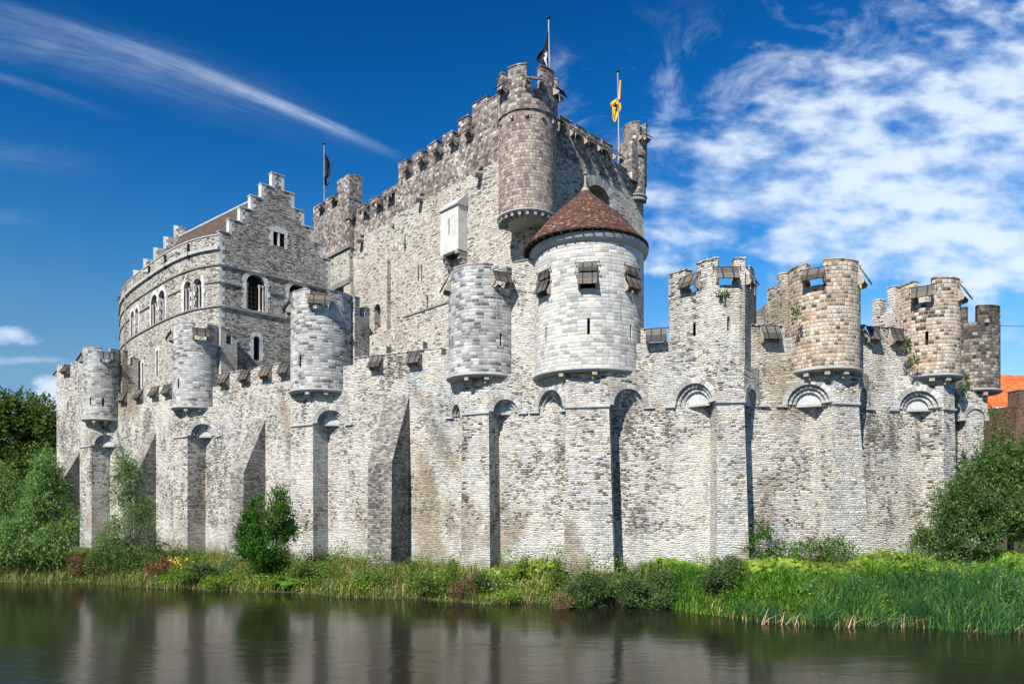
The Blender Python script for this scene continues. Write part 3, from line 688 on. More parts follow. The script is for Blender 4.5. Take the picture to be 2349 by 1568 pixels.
# merlons + shutters of the curtain wall; the gaps are where the shutters hang
def parapet(u0, u1, gaps, base, h, gw=0.85, sw=1.08, thick=0.55, shut=True, sh=0.85):
    """solid merlons between bearings u0..u1 with gaps at the listed bearings"""
    p0, _ = wall_at(u0); p1, _ = wall_at(u1)
    marks = [(p0, None)]
    for g in gaps:
        q, f = wall_at(g); marks.append((q, f))
    marks.append((p1, None))
    for (a, fa), (b, fb) in zip(marks, marks[1:]):
        d = b - a; L = d.length
        t0 = gw / 2 if fa else 0; t1 = L - (gw / 2 if fb else 0)
        if t1 - t0 < 0.15: continue
        f = Fr(a, d); mb = MB()
        fbox(mb, f, t0, t1, -thick, 0.004, base - 0.002, base + h); fbox(mb, f, t0 - 0.03, t1 + 0.03, -thick - 0.03, 0.04, base + h, base + h + 0.07)
        mb.build('merlon', 'wall', curtain, jitter=0.012)
    if shut:
        for q, f in marks:
            if f: shutter(curtain, f, 0, base + h - 0.05, sw, sh, tilt=28)
parapet(256, 392, [285, 321, 357, 387], WT, 0.85)
parapet(500, 662, [517, 565, 613, 656], WT, 0.85)
parapet(812, 1012, [865, 953], WT, 0.42, gw=1.0, sw=0.95)
for u in (872, 955):
    q, f = wall_at(u); mb = MB(); fbox(mb, f, -0.1, 0.5, -0.5, 0.01, WT + 0.4, WT + 1.0); mb.build('merlon', 'wall', curtain, jitter=0.01)
parapet(1470, 1535, [1506], WT - 0.35, 0.75, gw=1.1, sw=1.05)
parapet(1722, 1800, [1765], WT - 0.2, 0.6, gw=1.0, sw=1.0)
parapet(1975, 2078, [1998, 2053], WT - 0.1, 0.75, gw=0.8, sw=0.78)
# left corner merlons
q0, f0 = wall_at(131)
for t0, t1 in ((0.0, 1.25), (2.35, 4.6)):
    mb = MB(); fbox(mb, f0, t0, t1, -0.55, 0.004, 17.19, 18.35); fbox(mb, f0, t0 - 0.03, t1 + 0.03, -0.58, 0.04, 18.35, 18.42); mb.build('merlon', 'wall', curtain)
shutter(curtain, f0, 1.8, 18.15, 1.15, 0.75)
lf = Fr(WP[0], WP[1] - WP[0]); L0 = (WP[1] - WP[0]).length
shutter(curtain, lf, L0 - 1.0, 18.15, 1.15, 0.75)
mb = MB(); fbox(mb, lf, L0 - 0.5, L0 - 0.02, -0.55, 0.004, 17.19, 18.3); fbox(mb, lf, L0 - 3.6, L0 - 1.6, -0.55, 0.004, 17.19, 18.3); mb.build('merlon', 'wall', curtain)
# slits in the corner
q, f = wall_at(156)
mb = MB(); fbox(mb, f, -0.09, 0.09, -0.02, 0.012, 14.0, 14.8); mb.build('arrow_slit', 'slot', curtain)
# wedge-shaped buttresses
def buttress(uA, dA, w, p, za, zk):
    """right foot edge at bearing uA; apex on the wall at height za, kink at zk"""
    q, f = wall_at(uA)
    mb = MB()
    prof = [(0, -0.3), (0.0, za), (p, zk), (p + 0.12, -0.3)]
    vs = [f.at(-w, o, z) for o, z in prof] + [f.at(0, o, z) for o, z in prof]
    mb.add(vs, [(0, 1, 2, 3), (7, 6, 5, 4), (0, 4, 5, 1), (1, 5, 6, 2), (2, 6, 7, 3), (3, 7, 4, 0)])
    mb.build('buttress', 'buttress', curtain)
buttress(184, 0, 1.7, 1.7, 9.9, 6.9)
buttress(358, 0, 1.6, 1.75, 11.0, 7.0)
buttress(609, 0, 1.6, 1.75, 11.0, 7.2)
buttress(939, 0, 1.75, 1.8, 11.7, 7.5)

def ledge_strip(mb, f, t0, t1, o0=-0.2, o1=0.1, z=IMP, h=0.11):
    fbox(mb, f, t0, t1, o0, o1, z - h, z)
    return mb
def squinch(parent, A, B, C_, ztop, rings=3, nst=13, mat='pier', lsp=True):
    """A pier corner, B wall point, C_ inner corner; A-B ordered so that outward faces the viewer"""
    f = Fr(A, B - A); L = (B - A).length
    depth = abs((C_ - A).dot(f.n))
    tc = L / 2; r = L / 2 - 0.02
    sp = MB(); r1 = r - 0.24
    plate_hole(sp, f, 0, L, IMP + 0.003, ztop, tc, r1, -0.26, -0.01)
    sp.build('arch_spandrel', mat, parent)
    v = MB(); voussoirs(v, f, tc, IMP + 0.004, r1 - 0.0, r + 0.02, -0.2, 0.035, nst)
    v.build('arch_ring', 'voussoir', parent)
    step = 0.2 if rings > 3 else 0.14
    rr = r1; o = 0.0
    for k in range(1, rings):
        o -= step
        v = MB(); rw = 0.19 if L > 2.25 else 0.15; voussoirs(v, f, tc, IMP + 0.004, rr - rw, rr + 0.015, o - 0.3, o, max(9, nst - k), gap=0.05)
        v.build('arch_ring', 'voussoir', parent)
        rr -= rw + 0.01
    v = MB(); halfdisc(v, f, tc, IMP + 0.006, rr + 0.03, o - step - 0.25, o - step)
    v.build('arch_panel', 'tymp', parent)
    # impost shelf filling the re-entrant corner, below the arch
    sl = MB(); k0 = min(0.9, (abs(o) + step) / max(depth, 0.01) + 0.1)
    pa = A.lerp(C_, k0 * 0.75); pb = B.lerp(C_, k0 * 0.75)
    sl.prism([pa, pb, C_ + f.n * -0.05], IMP - 0.12, IMP + 0.003)
    sl.build('impost_shelf', 'ledge', parent)
    return f, r

def merlon_arc(parent, c, r, a0, a1, z0, z1, mat, th=0.45, cap=True):
    mb = MB(); mb.ringwall(c, r - th, r + 0.003, a0, a1, z0, z1)
    if cap: mb.ringwall(c, r - th - 0.03, r + 0.035, a0 - 0.01, a1 + 0.01, z1, z1 + 0.06)
    o = mb.build('merlon', mat, parent, cyl=(c[0], c[1], r))
    return o

def bartizan(T):
    f = T['f']; w = T['w']; p = T['p']; ff = T['R']
    g = thing('wall_tower', T['label'], 'tower', (T['bb'].x, T['bb'].y, 1.0), 'towers projecting from the curtain wall')
    # pier shaft, splayed towards its foot
    lean = {1: 0, 2: 0.02, 3: 0.03, 4: 0.16, 5: 0.32, 7: 0.62, 8: 0.2}[T['k']]
    mb = MB()
    top = [f.xy(0, 0), f.xy(w, 0), f.xy(w, -p - 0.2), f.xy(0, -p - 0.2)]
    bot = [f.xy(-lean * 0.3, lean * 0.5), f.xy(w + lean, lean * 0.5), f.xy(w + lean, -p - 0.2), f.xy(-lean * 0.3, -p - 0.2)]
    mb.prism(bot, 0.0, IMP - 0.1, top)
    mb.build('pier', 'pier', g)
    mb = MB(); fbox(mb, f, 0.0, w, -p - 0.2, -0.004, IMP - 0.1, T['zb'] - 0.02); mb.build('pier_head', 'pier', g)
    # ledges
    ledge_strip(MB(), f, -0.06, w + 0.06, -0.25, 0.09).build('ledge', 'ledge', g)
    if 'L' in T['side']:
        B = T['CL'] - (WPdirL(T)) * T['b']
        squinch(g, B, T['a'], T['CL'], T['zb'] - 0.02, rings=4 if T['k'] == 5 else 3)
        fl = Fr(B, WPdirL(T)); ledge_strip(MB(), fl, -0.35, 0.25, -0.1, 0.12).build('ledge', 'ledge', g)
    B2 = None
    if 'R' in T['side']:
        B2 = T['CR'] + WPdirR(T) * T['b']
        squinch(g, T['bb'], B2, T['CR'], T['zb'] - 0.02, rings=4 if T['k'] == 5 else 3)
        fr_ = Fr(B2, WPdirR(T)); ledge_strip(MB(), fr_, -0.25, 0.35, -0.1, 0.12).build('ledge', 'ledge', g)
    # round turret
    r = T['R']
    ce = V(*f.xy(w / 2, 0)); Y = ce.y + 0.55 * r
    # centre set back from the pier front along the inward normal, then slid to its bearing
    back = r - T.get('oh', 0.6); c = V(*f.xy(w / 2, -back)); 
    a = (T['uc'] - UC) / F; den = f.t.x - a * f.t.y; sft = (a * c.y - c.x) / den; c = c + f.t * sft
    T['c'] = c
    crenel = T['zt'] - 1.22
    mb = MB(); n = 56
    poly = [(c.x + r * math.cos(2 * PI * i / n), c.y + r * math.sin(2 * PI * i / n)) for i in range(n)]
    mb.prism(poly, T['zb'], crenel if T['k'] != 5 else T['zt'])
    body = mb.build('turret', T['mat'], g, cyl=(c.x, c.y, r))
    mb = MB(); mb.lathe(c, [(r * 0.3, 0.0), (r + 0.04, 0.0), (r + 0.13, 0.09), (r + 0.13, 0.17), (r + 0.02, 0.21)], 56, T['zb'] - 0.2)
    mb.build('base_ring', 'ledge', g)
    mb = MB(); fbox(mb, f, w / 2 + sft - T['bR'] * 0.92, w / 2 + sft + T['bR'] * 0.92, -p - 1.5, -p - 0.1, 10.3, T['zb'] - 0.03)
    # back block rising from the wall behind the round
    if T['k'] != 5:
        bl = MB(); tb = w / 2 + sft; hb = T['bR']
        fbox(bl, f, tb - hb, tb + hb, -back - 2.2, -back - 0.85, T['zb'] - 1.6, T['zt'] - 1.2)
        bl.build('rear_block', 'pier', g)
        for (t0, t1, o0, o1) in ((tb + hb - 0.55, tb + hb - 0.004, -back - 1.3, -back - 0.85), (tb - hb + 0.004, tb - hb + 0.55, -back - 1.3, -back - 0.85), (tb + hb - 0.55, tb + hb - 0.004, -back - 2.2, -back - 1.75), (tb - hb + 0.004, tb - hb + 0.55, -back - 2.2, -back - 1.75)):
            m_ = MB(); fbox(m_, f, t0, t1, o0, o1, T['zt'] - 1.202, T['zt'] - 0.02 - (0.5 if o1 < -back - 1.5 else 0)); fbox(m_, f, t0 - 0.03, t1 + 0.03, o0 - 0.03, o1 + 0.03, T['zt'] - 0.02 - (0.5 if o1 < -back - 1.5 else 0), T['zt'] + 0.04 - (0.5 if o1 < -back - 1.5 else 0))
            m_.build('merlon', 'pier', g)
    # corbels under the ring
    for ang_ in (-28, 6, 38):
        ca = math.atan2(-c.y, -c.x) + R(ang_)
        q = V(c.x + (r + 0.02) * math.cos(ca), c.y + (r + 0.02) * math.sin(ca)); fq = Fr(q, V(-math.sin(ca), math.cos(ca)))
        m_ = MB(); fbox(m_, fq, -0.13, 0.13, -0.75, -0.02, T['zb'] - 0.4, T['zb'] - 0.19); fbox(m_, fq, -0.11, 0.11, -0.75, -0.2, T['zb'] - 0.58, T['zb'] - 0.4)
        m_.build('corbel', 'corbel', g)
    # view-facing angle: 0 = towards the viewer, + = to the right
    base = math.atan2(-c.y, -c.x)
    T['base'] = base
    ga = sorted((R(x), R(y)) for x, y in T['gaps'])
    if ga:
        lo, hi = R(-112), R(112); cur = lo
        for g0, g1 in ga + [(hi, hi)]:
            if g0 - cur > 0.08: merlon_arc(g, c, r, base + cur, base + g0, crenel - 0.002, T['zt'], T['mat'])
            cur = g1
        for g0, g1 in ga:
            mid = base + (g0 + g1) / 2; wd = r * (g1 - g0)
            q = V(c.x + (r + 0.01) * math.cos(mid), c.y + (r + 0.01) * math.sin(mid))
            shutter(g, Fr(q, V(-math.sin(mid), math.cos(mid))), 0, T['zt'] - 0.42, max(1.0, wd + 0.22), 0.72, tilt=30, out=0.08)
    # slits
    cu = MB(); sl = MB()
    for ang_, z0, hh in T.get('slits', []):
        mid = base + R(ang_); q = V(c.x + r * math.cos(mid), c.y + r * math.sin(mid)); fq = Fr(q, V(-math.sin(mid), math.cos(mid)))
        fbox(cu, fq, -0.075, 0.075, -0.45, 0.3, z0, z0 + hh)
        s_ = MB(); fbox(s_, fq, -0.07, 0.07, -0.44, -0.36, z0 + 0.002, z0 + hh - 0.002); s_.build('arrow_slit', 'slot', g)
    if cu.v: cut(body, cu, (c.x, c.y, r))
    T['g'] = g
    return g
def WPdirL(T):
    i0 = IDX[T['k']][0]; return (WP[i0] - WP[i0 - 1]).normalized()
def WPdirR(T):
    i1 = IDX[T['k']][1]; return (WP[i1 + 1] - WP[i1]).normalized()
tower(1)['slits'] = [(-38, 13.6, 0.7), (-2, 13.55, 0.75)]
tower(2)['slits'] = [(-48, 13.7, 0.75)]
tower(3)['slits'] = [(-42, 13.75, 0.8)]
tower(4)['slits'] = [(30, 13.9, 0.7), (-60, 13.9, 0.7)]
tower(5)['slits'] = [(-48, 13.8, 0.75), (0, 13.85, 0.85), (47, 13.8, 0.75)]
tower(7)['slits'] = []
tower(8)['slits'] = [(-3, 13.55, 0.75)]
for T in TW: bartizan(T)
# extra curtain pier between towers 5's right and so on is plain wall

# ---- cone roof, cornice and double shutters of the wide tower
T = tower(5); c = T['c']; g = T['g']; cx = V(c.x - 0.18, c.y)
mb = MB(); mb.lathe(c, [(2.7, 0), (T['R'] + 0.06, 0.0), (T['R'] + 0.2, 0.14), (T['R'] + 0.27, 0.3), (T['R'] + 0.2, 0.44), (2.7, 0.46)], 64, T['zt'] - 0.55); mb.build('cornice', 'ledge', g, smooth=False)
prof = [(3.52, -0.06), (3.54, 0.0), (3.36, 0.17), (3.05, 0.52), (2.7, 0.95), (2.15, 1.60), (1.55, 2.16), (0.95, 2.70), (0.45, 3.16), (0.14, 3.46), (0.12, 3.48)]
mb = MB(); n = 72; vs = []; fs = []; m_ = len(prof)
for i in range(n):
    a_ = 2 * PI * i / n
    for r_, h_ in prof: vs.append((cx.x + r_ * math.cos(a_), cx.y + r_ * math.sin(a_), T['zt'] + 0.0 + h_))
for i in range(n):
    j = (i + 1) % n
    for k_ in range(m_ - 1): fs.append((i * m_ + k_, j * m_ + k_, j * m_ + k_ + 1, i * m_ + k_ + 1))
fs.append(tuple(i * m_ for i in range(n))[::-1]); fs.append(tuple(i * m_ + m_ - 1 for i in range(n)))
mb.add(vs, fs); roof = mb.build('cone_roof', 'tiles', g)
me = roof.data; uvl = me.uv_layers[0]      # courses follow the slope
for pl in me.polygons:
    ac = math.atan2(pl.center.y - cx.y, pl.center.x - cx.x); rr = math.hypot(pl.center.x - cx.x, pl.center.y - cx.y)
    for li in pl.loop_indices:
        co = me.vertices[me.loops[li].vertex_index].co; rv = math.hypot(co.x - cx.x, co.y - cx.y)
        t_ = (math.atan2(co.y - cy_, co.x - cx.x) if False else math.atan2(co.y - cx.y, co.x - cx.x)) - ac
        t_ = (t_ + PI) % (2 * PI) - PI
        uvl.data[li].uv = ((ac + t_) * 2.2, co.z * 1.42)
for i in range(40):
    a_ = 2 * PI * i / 40; ca, sa = math.cos(a_), math.sin(a_); mb = MB()
    mb.tube((cx.x + 2.95 * ca, cx.y + 2.95 * sa, T['zt'] - 0.02), (cx.x + 3.5 * ca, cx.y + 3.5 * sa, T['zt'] - 0.16), 0.06, n=4); attach(mb.build('rafter_end', 'iron'), roof)
fin = MB(); fin.lathe(cx, [(0.26, 0), (0.20, 0.16), (0.10, 0.26), (0.12, 0.34), (0.07, 0.44), (0.06, 0.95), (0.13, 0.99), (0.13, 1.05), (0.02, 1.12), (0.001, 1.14)], 14, T['zt'] + 3.36); fin.build('finial', 'corbel', g)
for ang_ in (-50, -1, 47):
    mid = T['base'] + R(ang_)
    q = V(c.x + T['R'] * math.cos(mid), c.y + T['R'] * math.sin(mid)); fq = Fr(q, V(-math.sin(mid), math.cos(mid)))
    body = [o for o in g.children if o.name.startswith('turret')][0]
    cu = MB(); fbox(cu, fq, -0.42, 0.42, -0.6, 0.4, 16.25, 17.35); cut(body, cu, (c.x, c.y, T['R']))
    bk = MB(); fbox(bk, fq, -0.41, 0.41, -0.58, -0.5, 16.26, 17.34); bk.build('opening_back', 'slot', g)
    shutter(g, fq, 0, 17.55, 0.98, 0.46, tilt=10, out=0.06, cheeks=False)
    shutter(g, fq, 0, 17.02, 1.02, 0.72, tilt=24, out=0.08)

# ---- tall wall head between towers 4 and 5, coped
mb = MB(); q, f = wall_at(1180); q2, _ = wall_at(1228)
fbox(mb, f, 0, (q2 - q).length, -0.9, 0.05, HI, HI + 0.08); mb.build('coping', 'string', curtain)

# ---- tower 6: polygonal block with battlements
g6 = thing('wall_tower', 'angular rubble tower without overhanging turret, just right of the cone-roofed round tower', 'tower', (T6b.x, T6b.y, 1.5), 'towers projecting from the curtain wall')
lean = 0.28
mb = MB(); mb.prism([T6f.xy(-0.05, 0.15), T6f.xy(T6w + lean, 0.15), T6f.xy(T6w + lean, -1.6), T6f.xy(-0.05, -1.6)], 0, IMP - 0.1, [T6f.xy(0, 0), T6f.xy(T6w, 0), T6f.xy(T6w, -1.6), T6f.xy(0, -1.6)])
mb.build('pier', 'pier', g6)
wdl = (T6CL - WP[IDX[6][0] - 1]).normalized()
B6 = T6CL - wdl * 1.6
up = [P(1534, 37.6), P(1560, 36.75), P(1636, 35.1), P(1652, 34.93), P(1696, 34.90), P(1709, 35.05), P(1727, 36.6), P(1735, 39.4), P(1560, 40.2)]
crn = 16.05
mb = MB(); mb.prism([(q.x, q.y) for q in up], 12.0, crn); body6 = mb.build('polygonal_block', 'pier', g6)
cu = MB()
for u, d in ((1593, 36.05), (1671, 34.93)):
    q = P(u, d); fq = Fr(q, V(1, -0.25 if u < 1640 else 0)); fbox(cu, fq, -0.07, 0.07, -0.8, 0.6, 13.75, 14.45)
    s_ = MB(); fbox(s_, fq, -0.06, 0.06, -0.75, -0.6, 13.76, 14.44); s_.build('arrow_slit', 'slot', g6)
cut(body6, cu)
# lower body from impost to 12
lowp = [B6, T6CL + V(0, 0.0), T6a, T6b, T6CR + V(0.5, 0), T6CR + V(0.5, 1.5), B6 + V(0, 1.8)]
mb = MB(); fbox(mb, T6f, 0, T6w, -1.6, -0.003, IMP - 0.1, 12.02); mb.build('pier_head', 'pier', g6)
squinch(g6, B6, T6a, T6CL, 12.02, rings=3)
B6r = T6CR + (WP[IDX[7][0]] - T6CR).normalized() * 1.25
squinch(g6, T6b, B6r, T6CR, 12.02, rings=2)
for a_ in ((T6f, -0.05, T6w + 0.05, -0.25, 0.1), (Fr(B6, wdl), -0.35, 0.2, -0.1, 0.12), (Fr(B6r, V(1, 0.05)), -0.25, 0.5, -0.1, 0.12)): ledge_strip(MB(), *a_).build('ledge', 'ledge', g6)
def edge_merlon(par, a, b, t0, t1, z0, z1, mat='pier', th=0.5):
    f = Fr(a, b - a); L = (b - a).length; m_ = MB()
    fbox(m_, f, t0 * L, t1 * L, -th, 0.004, z0, z1); fbox(m_, f, t0 * L - 0.03, t1 * L + 0.03, -th - 0.03, 0.04, z1, z1 + 0.07)
    m_.build('merlon', mat, par, jitter=0.012); return f, L
zt6 = 17.35
a, b = P(1534, 37.6), P(1634, 35.15)
f, L = edge_merlon(g6, a, b, 0.0, 0.40, crn - 0.002, zt6 + 0.05)
edge_merlon(g6, a, b, 0.66, 1.0, crn - 0.002, zt6 + 0.1)
shutter(g6, f, 0.53 * L, zt6 - 0.42, 1.12, 0.75, 30, 0.08)
a, b = P(1636, 35.1), P(1709, 35.0)
edge_merlon(g6, a, b, 0.0, 0.16, crn - 0.002, zt6 + 0.1)
f, L = edge_merlon(g6, a, b, 0.66, 1.0, crn - 0.002, zt6 + 0.05)
shutter(g6, f, 0.42 * L, zt6 - 0.42, 1.1, 0.75, 30, 0.08)
a, b = P(1709, 35.05), P(1727, 36.6)
edge_merlon(g6, a, b, 0.62, 1.0, crn - 0.002, zt6)
fe = Fr(a, b - a); shutter(g6, fe, 0.65, zt6 - 0.42, 1.0, 0.75, 30, 0.08)
a, b = P(1727, 36.6), P(1735, 39.4)
edge_merlon(g6, a, b, 0.0, 0.3, crn - 0.002, zt6); edge_merlon(g6, a, b, 0.6, 1.0, crn - 0.002, zt6)
a, b = P(1560, 40.2), P(1534, 37.6)
edge_merlon(g6, a, b, 0.62, 1.0, crn - 0.002, zt6)

# ---- tower 9: the sooty one round the corner at the far right
g9 = thing('wall_tower', 'sooty brown bartizan tower at the far right, set back round the corner of the wall', 'tower', (28.2, 42.0, 1.5), 'towers projecting from the curtain wall')
c9 = P(2227, 43.2); r9 = 1.52
f9 = Fr(P(2214, 41.6), V(1, 0.22)); 
mb = MB(); fbox(mb, f9, 0.1, 1.35, -3.0, 0.0, 0.0, 10.0); fbox(mb, f9, -0.3, 1.75, -3.0, -0.1, 10.0, 11.95); mb.build('pier', 'pier', g9)
v = MB(); halfdisc(v, f9, 0.74, 10.0, 0.74, -0.1, -0.03); v.build('arch_panel', 'pier', g9)
v = MB(); voussoirs(v, f9, 0.74, 10.0, 0.74, 0.97, -0.1, 0.05, 13); v.build('arch_ring', 'voussoir', g9)
mb = MB(); mb.prism([(c9.x + r9 * math.cos(2 * PI * i / 48), c9.y + r9 * math.sin(2 * PI * i / 48)) for i in range(48)], 12.0, 16.01); mb.build('turret', 'buff_dark', g9, cyl=(c9.x, c9.y, r9))
mb = MB(); mb.lathe(c9, [(0.4, 0), (r9 + 0.04, 0), (r9 + 0.13, 0.09), (r9 + 0.13, 0.17), (r9, 0.21)], 48, 11.8); mb.build('base_ring', 'ledge', g9)
b9 = math.atan2(-c9.y, -c9.x)
for a0, a1 in ((-100, -8), (12, 75), (95, 120)): merlon_arc(g9, c9, r9, b9 + R(a0), b9 + R(a1), 16.0, 16.95, 'buff_dark')
for a_ in (-20, 30):
    ca = b9 + R(a_); q = V(c9.x + r9 * math.cos(ca), c9.y + r9 * math.sin(ca)); fq = Fr(q, V(-math.sin(ca), math.cos(ca)))
    m_ = MB(); fbox(m_, fq, -0.12, 0.12, -0.5, 0.0, 11.55, 11.8); m_.build('corbel', 'corbel', g9)
    m_ = MB(); fbox(m_, fq, -0.1, 0.1, -0.1, 0.16, 15.9, 16.1); m_.build('corbel', 'corbel', g9)

# ---- further wall heads glimpsed behind towers 6-7
g10 = thing('rear_wall', 'dark stone rear wall stub glimpsed above the battlements between the angular and the buff tower', 'wall', (18.3, 47, 1.0))
mb = MB(); a = P(1722, 46.5); b = P(1800, 46.5); f = Fr(a, b - a); L = (b - a).length
fbox(mb, f, -1.5, 0.9, -2.5, 0.0, 1, 17.6); fbox(mb, f, 0.9, L + 0.5, -2.5, 0.25, 1, 18.3); mb.build('rubble_wall', 'buttress', g10, jitter=0.03)

# ------------------------------------------------------------------ the keep
D0 = 50.0
KO = P(1225, D0)
tL = V(-0.690, 0.724).normalized(); tR = V(tL.y, -tL.x)                 # left face runs away to the left, right face to the right
keep = thing('keep_tower', 'tall rectangular cream rubble keep with a purple-brown battlemented top behind the cone roof', 'castle keep', (KO.x, KO.y, 1.0))
# face frames: t runs left->right seen from outside
FL_ = Fr(KO, -tL)          # left face: t negative away from the corner
FR_ = Fr(KO, tR)           # right face: t positive
def kpt(a, b): q = KO + tL * a + tR * b; return (q.x, q.y)
BAND = 31.2
def kbox(mb, a0, a1, b0, b1, z0, z1): return mb.prism([kpt(a0, b0), kpt(a0, b1), kpt(a1, b1), kpt(a1, b0)], z0, z1)
mb = MB(); kbox(mb, 0, 17.2, 0, 13.35, 0.5, BAND); kw = mb.build('keep_wall', 'keep', keep)
cu = MB(); archcut(cu, FR_, 7.35, 3.3, 22.5, 28.65, -2.6, 0.5, 16); cut(kw, cu)
cu = MB()
# slits (bearing, top row, height) on the left face
def left_t(u):
    a = (u - UC) / F; return (KO.x - a * KO.y) / (a * tL.y - tL.x)
def on_left(u, v):
    t = left_t(u); d = KO.y + tL.y * t; return t, Z(v, d)
slits = [(967, 607, 645, 0.10), (959, 607, 645, 0.0), (929, 542, 577, 0.09), (1055, 425, 447, 0.05)]
for u, v0, v1, w in slits:
    if w == 0.0: continue
    t, z1 = on_left(u, v0); _, z0 = on_left(u, v1)
    fbox(cu, FL_, -t - w, -t + w, -0.5, 0.3, z0, z1)
cut(kw, cu)
mb = MB(); kbox(mb, 17.2, 32.4, 0.45, 13.0, 0.5, BAND); kw2 = mb.build('keep_wall', 'keep', keep)
# brown upper storeys, a few millimetres proud
mb = MB(); kbox(mb, -0.006, 17.206, -0.006, 13.3, BAND, 34.25); mb.build('upper_wall', 'keep_top', keep)
mb = MB(); kbox(mb, 17.206, 32.4, 0.444, 13.0, BAND, 33.0); mb.build('upper_wall', 'keep_top', keep)
def kmer(face, t0, t1, z0, z1, off=0.0, th=0.7):
    m_ = MB(); fbox(m_, face, t0, t1, off - th, off + 0.012, z0, z1); fbox(m_, face, t0 - 0.04, t1 + 0.04, off - th - 0.04, off + 0.06, z1, z1 + 0.08)
    return m_.build('merlon', 'keep_top', keep, jitter=0.02)
# left face of the tall part
ts = [left_t(u) for u in (1063, 1027, 992, 957, 924)]
for i, t in enumerate(ts): kmer(FL_, -t - 0.68, -t + 0.62, 34.245, 36.1 if i == 0 else 35.6)
kmer(FL_, -6.9, -5.1, 34.245, 36.65); kmer(FL_, -5.1, -1.0, 34.245, 36.2)
for a, b in zip(ts, ts[1:] + [None]):
    if b: shutter(keep, FL_, -(a + b) / 2, 34.95, 1.05, 0.75, 42, 0.1, cheeks=True)
shutter(keep, FL_, -(ts[0] - 0.95), 34.95, 0.9, 0.75, 42, 0.1)
# left face, lower and further part
ts2 = [left_t(u) for u in (902, 879, 849, 818)]
for t in ts2: kmer(FL_, -t - 0.75, -t + 0.75, 32.99, 34.2, off=-0.45)
for t in [(ts2[0] + ts2[1]) / 2, (ts2[1] + ts2[2]) / 2, (ts2[2] + ts2[3]) / 2, ts2[3] + 1.4]: shutter(keep, FL_, -t, 33.8, 1.1, 0.8, 42, -0.35)
# right face battlements
def right_t(u):
    a = (u - UC) / F; return (a * KO.y - KO.x) / (tR.x - a * tR.y)
ts3 = [right_t(u) for u in (1300, 1334, 1365, 1394)]
mb = MB(); 
for t in ts3: kmer(FR_, t - 0.65, t + 0.62, 32.9, 34.1)
for t in [ts3[0] - 1.1] + [(a + b) / 2 for a, b in zip(ts3, ts3[1:])] + [ts3[3] + 1.15]: shutter(keep, FR_, t, 33.7, 1.05, 0.75, 42, 0.1)
# the right side wall is lower than the left: rebuild the brown storey as two solids
for o in [o for o in keep.children if o.name.startswith('upper_wall')]: bpy.data.objects.remove(o)
mb = MB(); kbox(mb, -0.006, 17.206, -0.006, 1.2, BAND, 34.25); kbox(mb, -0.006, 0.9, 1.2, 13.356, BAND, 32.92); mb.build('upper_wall', 'keep_top', keep)
mb = MB(); kbox(mb, 17.206, 32.4, 0.444, 13.0, BAND, 33.0); mb.build('upper_wall', 'keep_top', keep)
# great blind arch on the right face
v = MB(); voussoirs(v, FR_, 7.35, 28.65, 1.66, 2.35, -0.3, 0.07, 21, rnd=0.03)
for i in range(9):
    for s in (-1, 1):
        z = 28.65 - (i + 1) * 0.5; w = 0.7 if i % 2 else 0.5
        t0, t1 = (7.35 + 1.66, 7.35 + 1.66 + w) if s > 0 else (7.35 - 1.66 - w, 7.35 - 1.66)
        fbox(v, FR_, t0, t1, -0.2, 0.05, z + 0.01, z + 0.49)
v.build('arch_ring', 'voussoir', keep)
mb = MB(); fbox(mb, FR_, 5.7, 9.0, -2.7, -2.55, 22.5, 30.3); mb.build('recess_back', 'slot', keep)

# front round corner turret
def rturret(label_name, u, d, r, zb, zt, crz, gaps, mat):
    c = P(u, d); b = math.atan2(-c.y, -c.x)
    mb = MB(); mb.prism([(c.x + r * math.cos(2 * PI * i / 56), c.y + r * math.sin(2 * PI * i / 56)) for i in range(56)], zb, crz)
    t = mb.build('corner_turret', mat, keep, cyl=(c.x, c.y, r))
    rt = r + 0.1
    m_ = MB(); m_.ringwall(c, r * 0.6, rt, 0, 2 * PI - 0.001, crz - 1.4, crz, 56); attach(m_.build('parapet_band', 'keep_top', None, cyl=(c.x, c.y, r)), t)
    cur = R(-180)
    for g0, g1 in [(R(x), R(y)) for x, y in gaps] + [(R(180), R(180))]:
        if g0 - cur > 0.1:
            m_ = MB(); m_.ringwall(c, rt - 0.5, rt + 0.003, b + cur, b + g0, crz - 0.002, zt); m_.ringwall(c, rt - 0.54, rt + 0.05, b + cur - 0.015, b + g0 + 0.015, zt, zt + 0.08)
            attach(m_.build('merlon', 'keep_top', None, cyl=(c.x, c.y, rt)), t)
        cur = g1
    for g0, g1 in gaps:
        if g0 < -95 or g1 > 95: continue
        mid = b + R((g0 + g1) / 2); q = V(c.x + rt * math.cos(mid), c.y + rt * math.sin(mid))
        shutter(keep, Fr(q, V(-math.sin(mid), math.cos(mid))), 0, zt - 0.95, max(0.9, rt * R(g1 - g0) + 0.3), 0.75, 48, 0.1)
    m_ = MB(); m_.lathe(c, [(r * 0.5, 0), (r + 0.04, 0.0), (r + 0.12, 0.08), (r + 0.12, 0.16), (r + 0.01, 0.2)], 56, zb - 0.19); attach(m_.build('base_ring', 'ledge', None), t)
    for i in range(15):
        a = b + R(-105 + 15 * i); ca, sa = math.cos(a), math.sin(a)
        m_ = MB(); m_.tube((c.x + (r + 0.05) * ca, c.y + (r + 0.05) * sa, zb - 0.36), (c.x + (r - 0.6) * ca, c.y + (r - 0.6) * sa, zb - 0.36), 0.12, n=8)
        attach(m_.build('corbel', 'drum', None), t)
    return c, b, t
kc, kb, kt = rturret('front', 1210, 49.6, 2.08, 25.35, 35.15, 33.55, [(-150, -130), (-55, -38), (-2, 24), (58, 78), (120, 145)], 'keep_barrel')
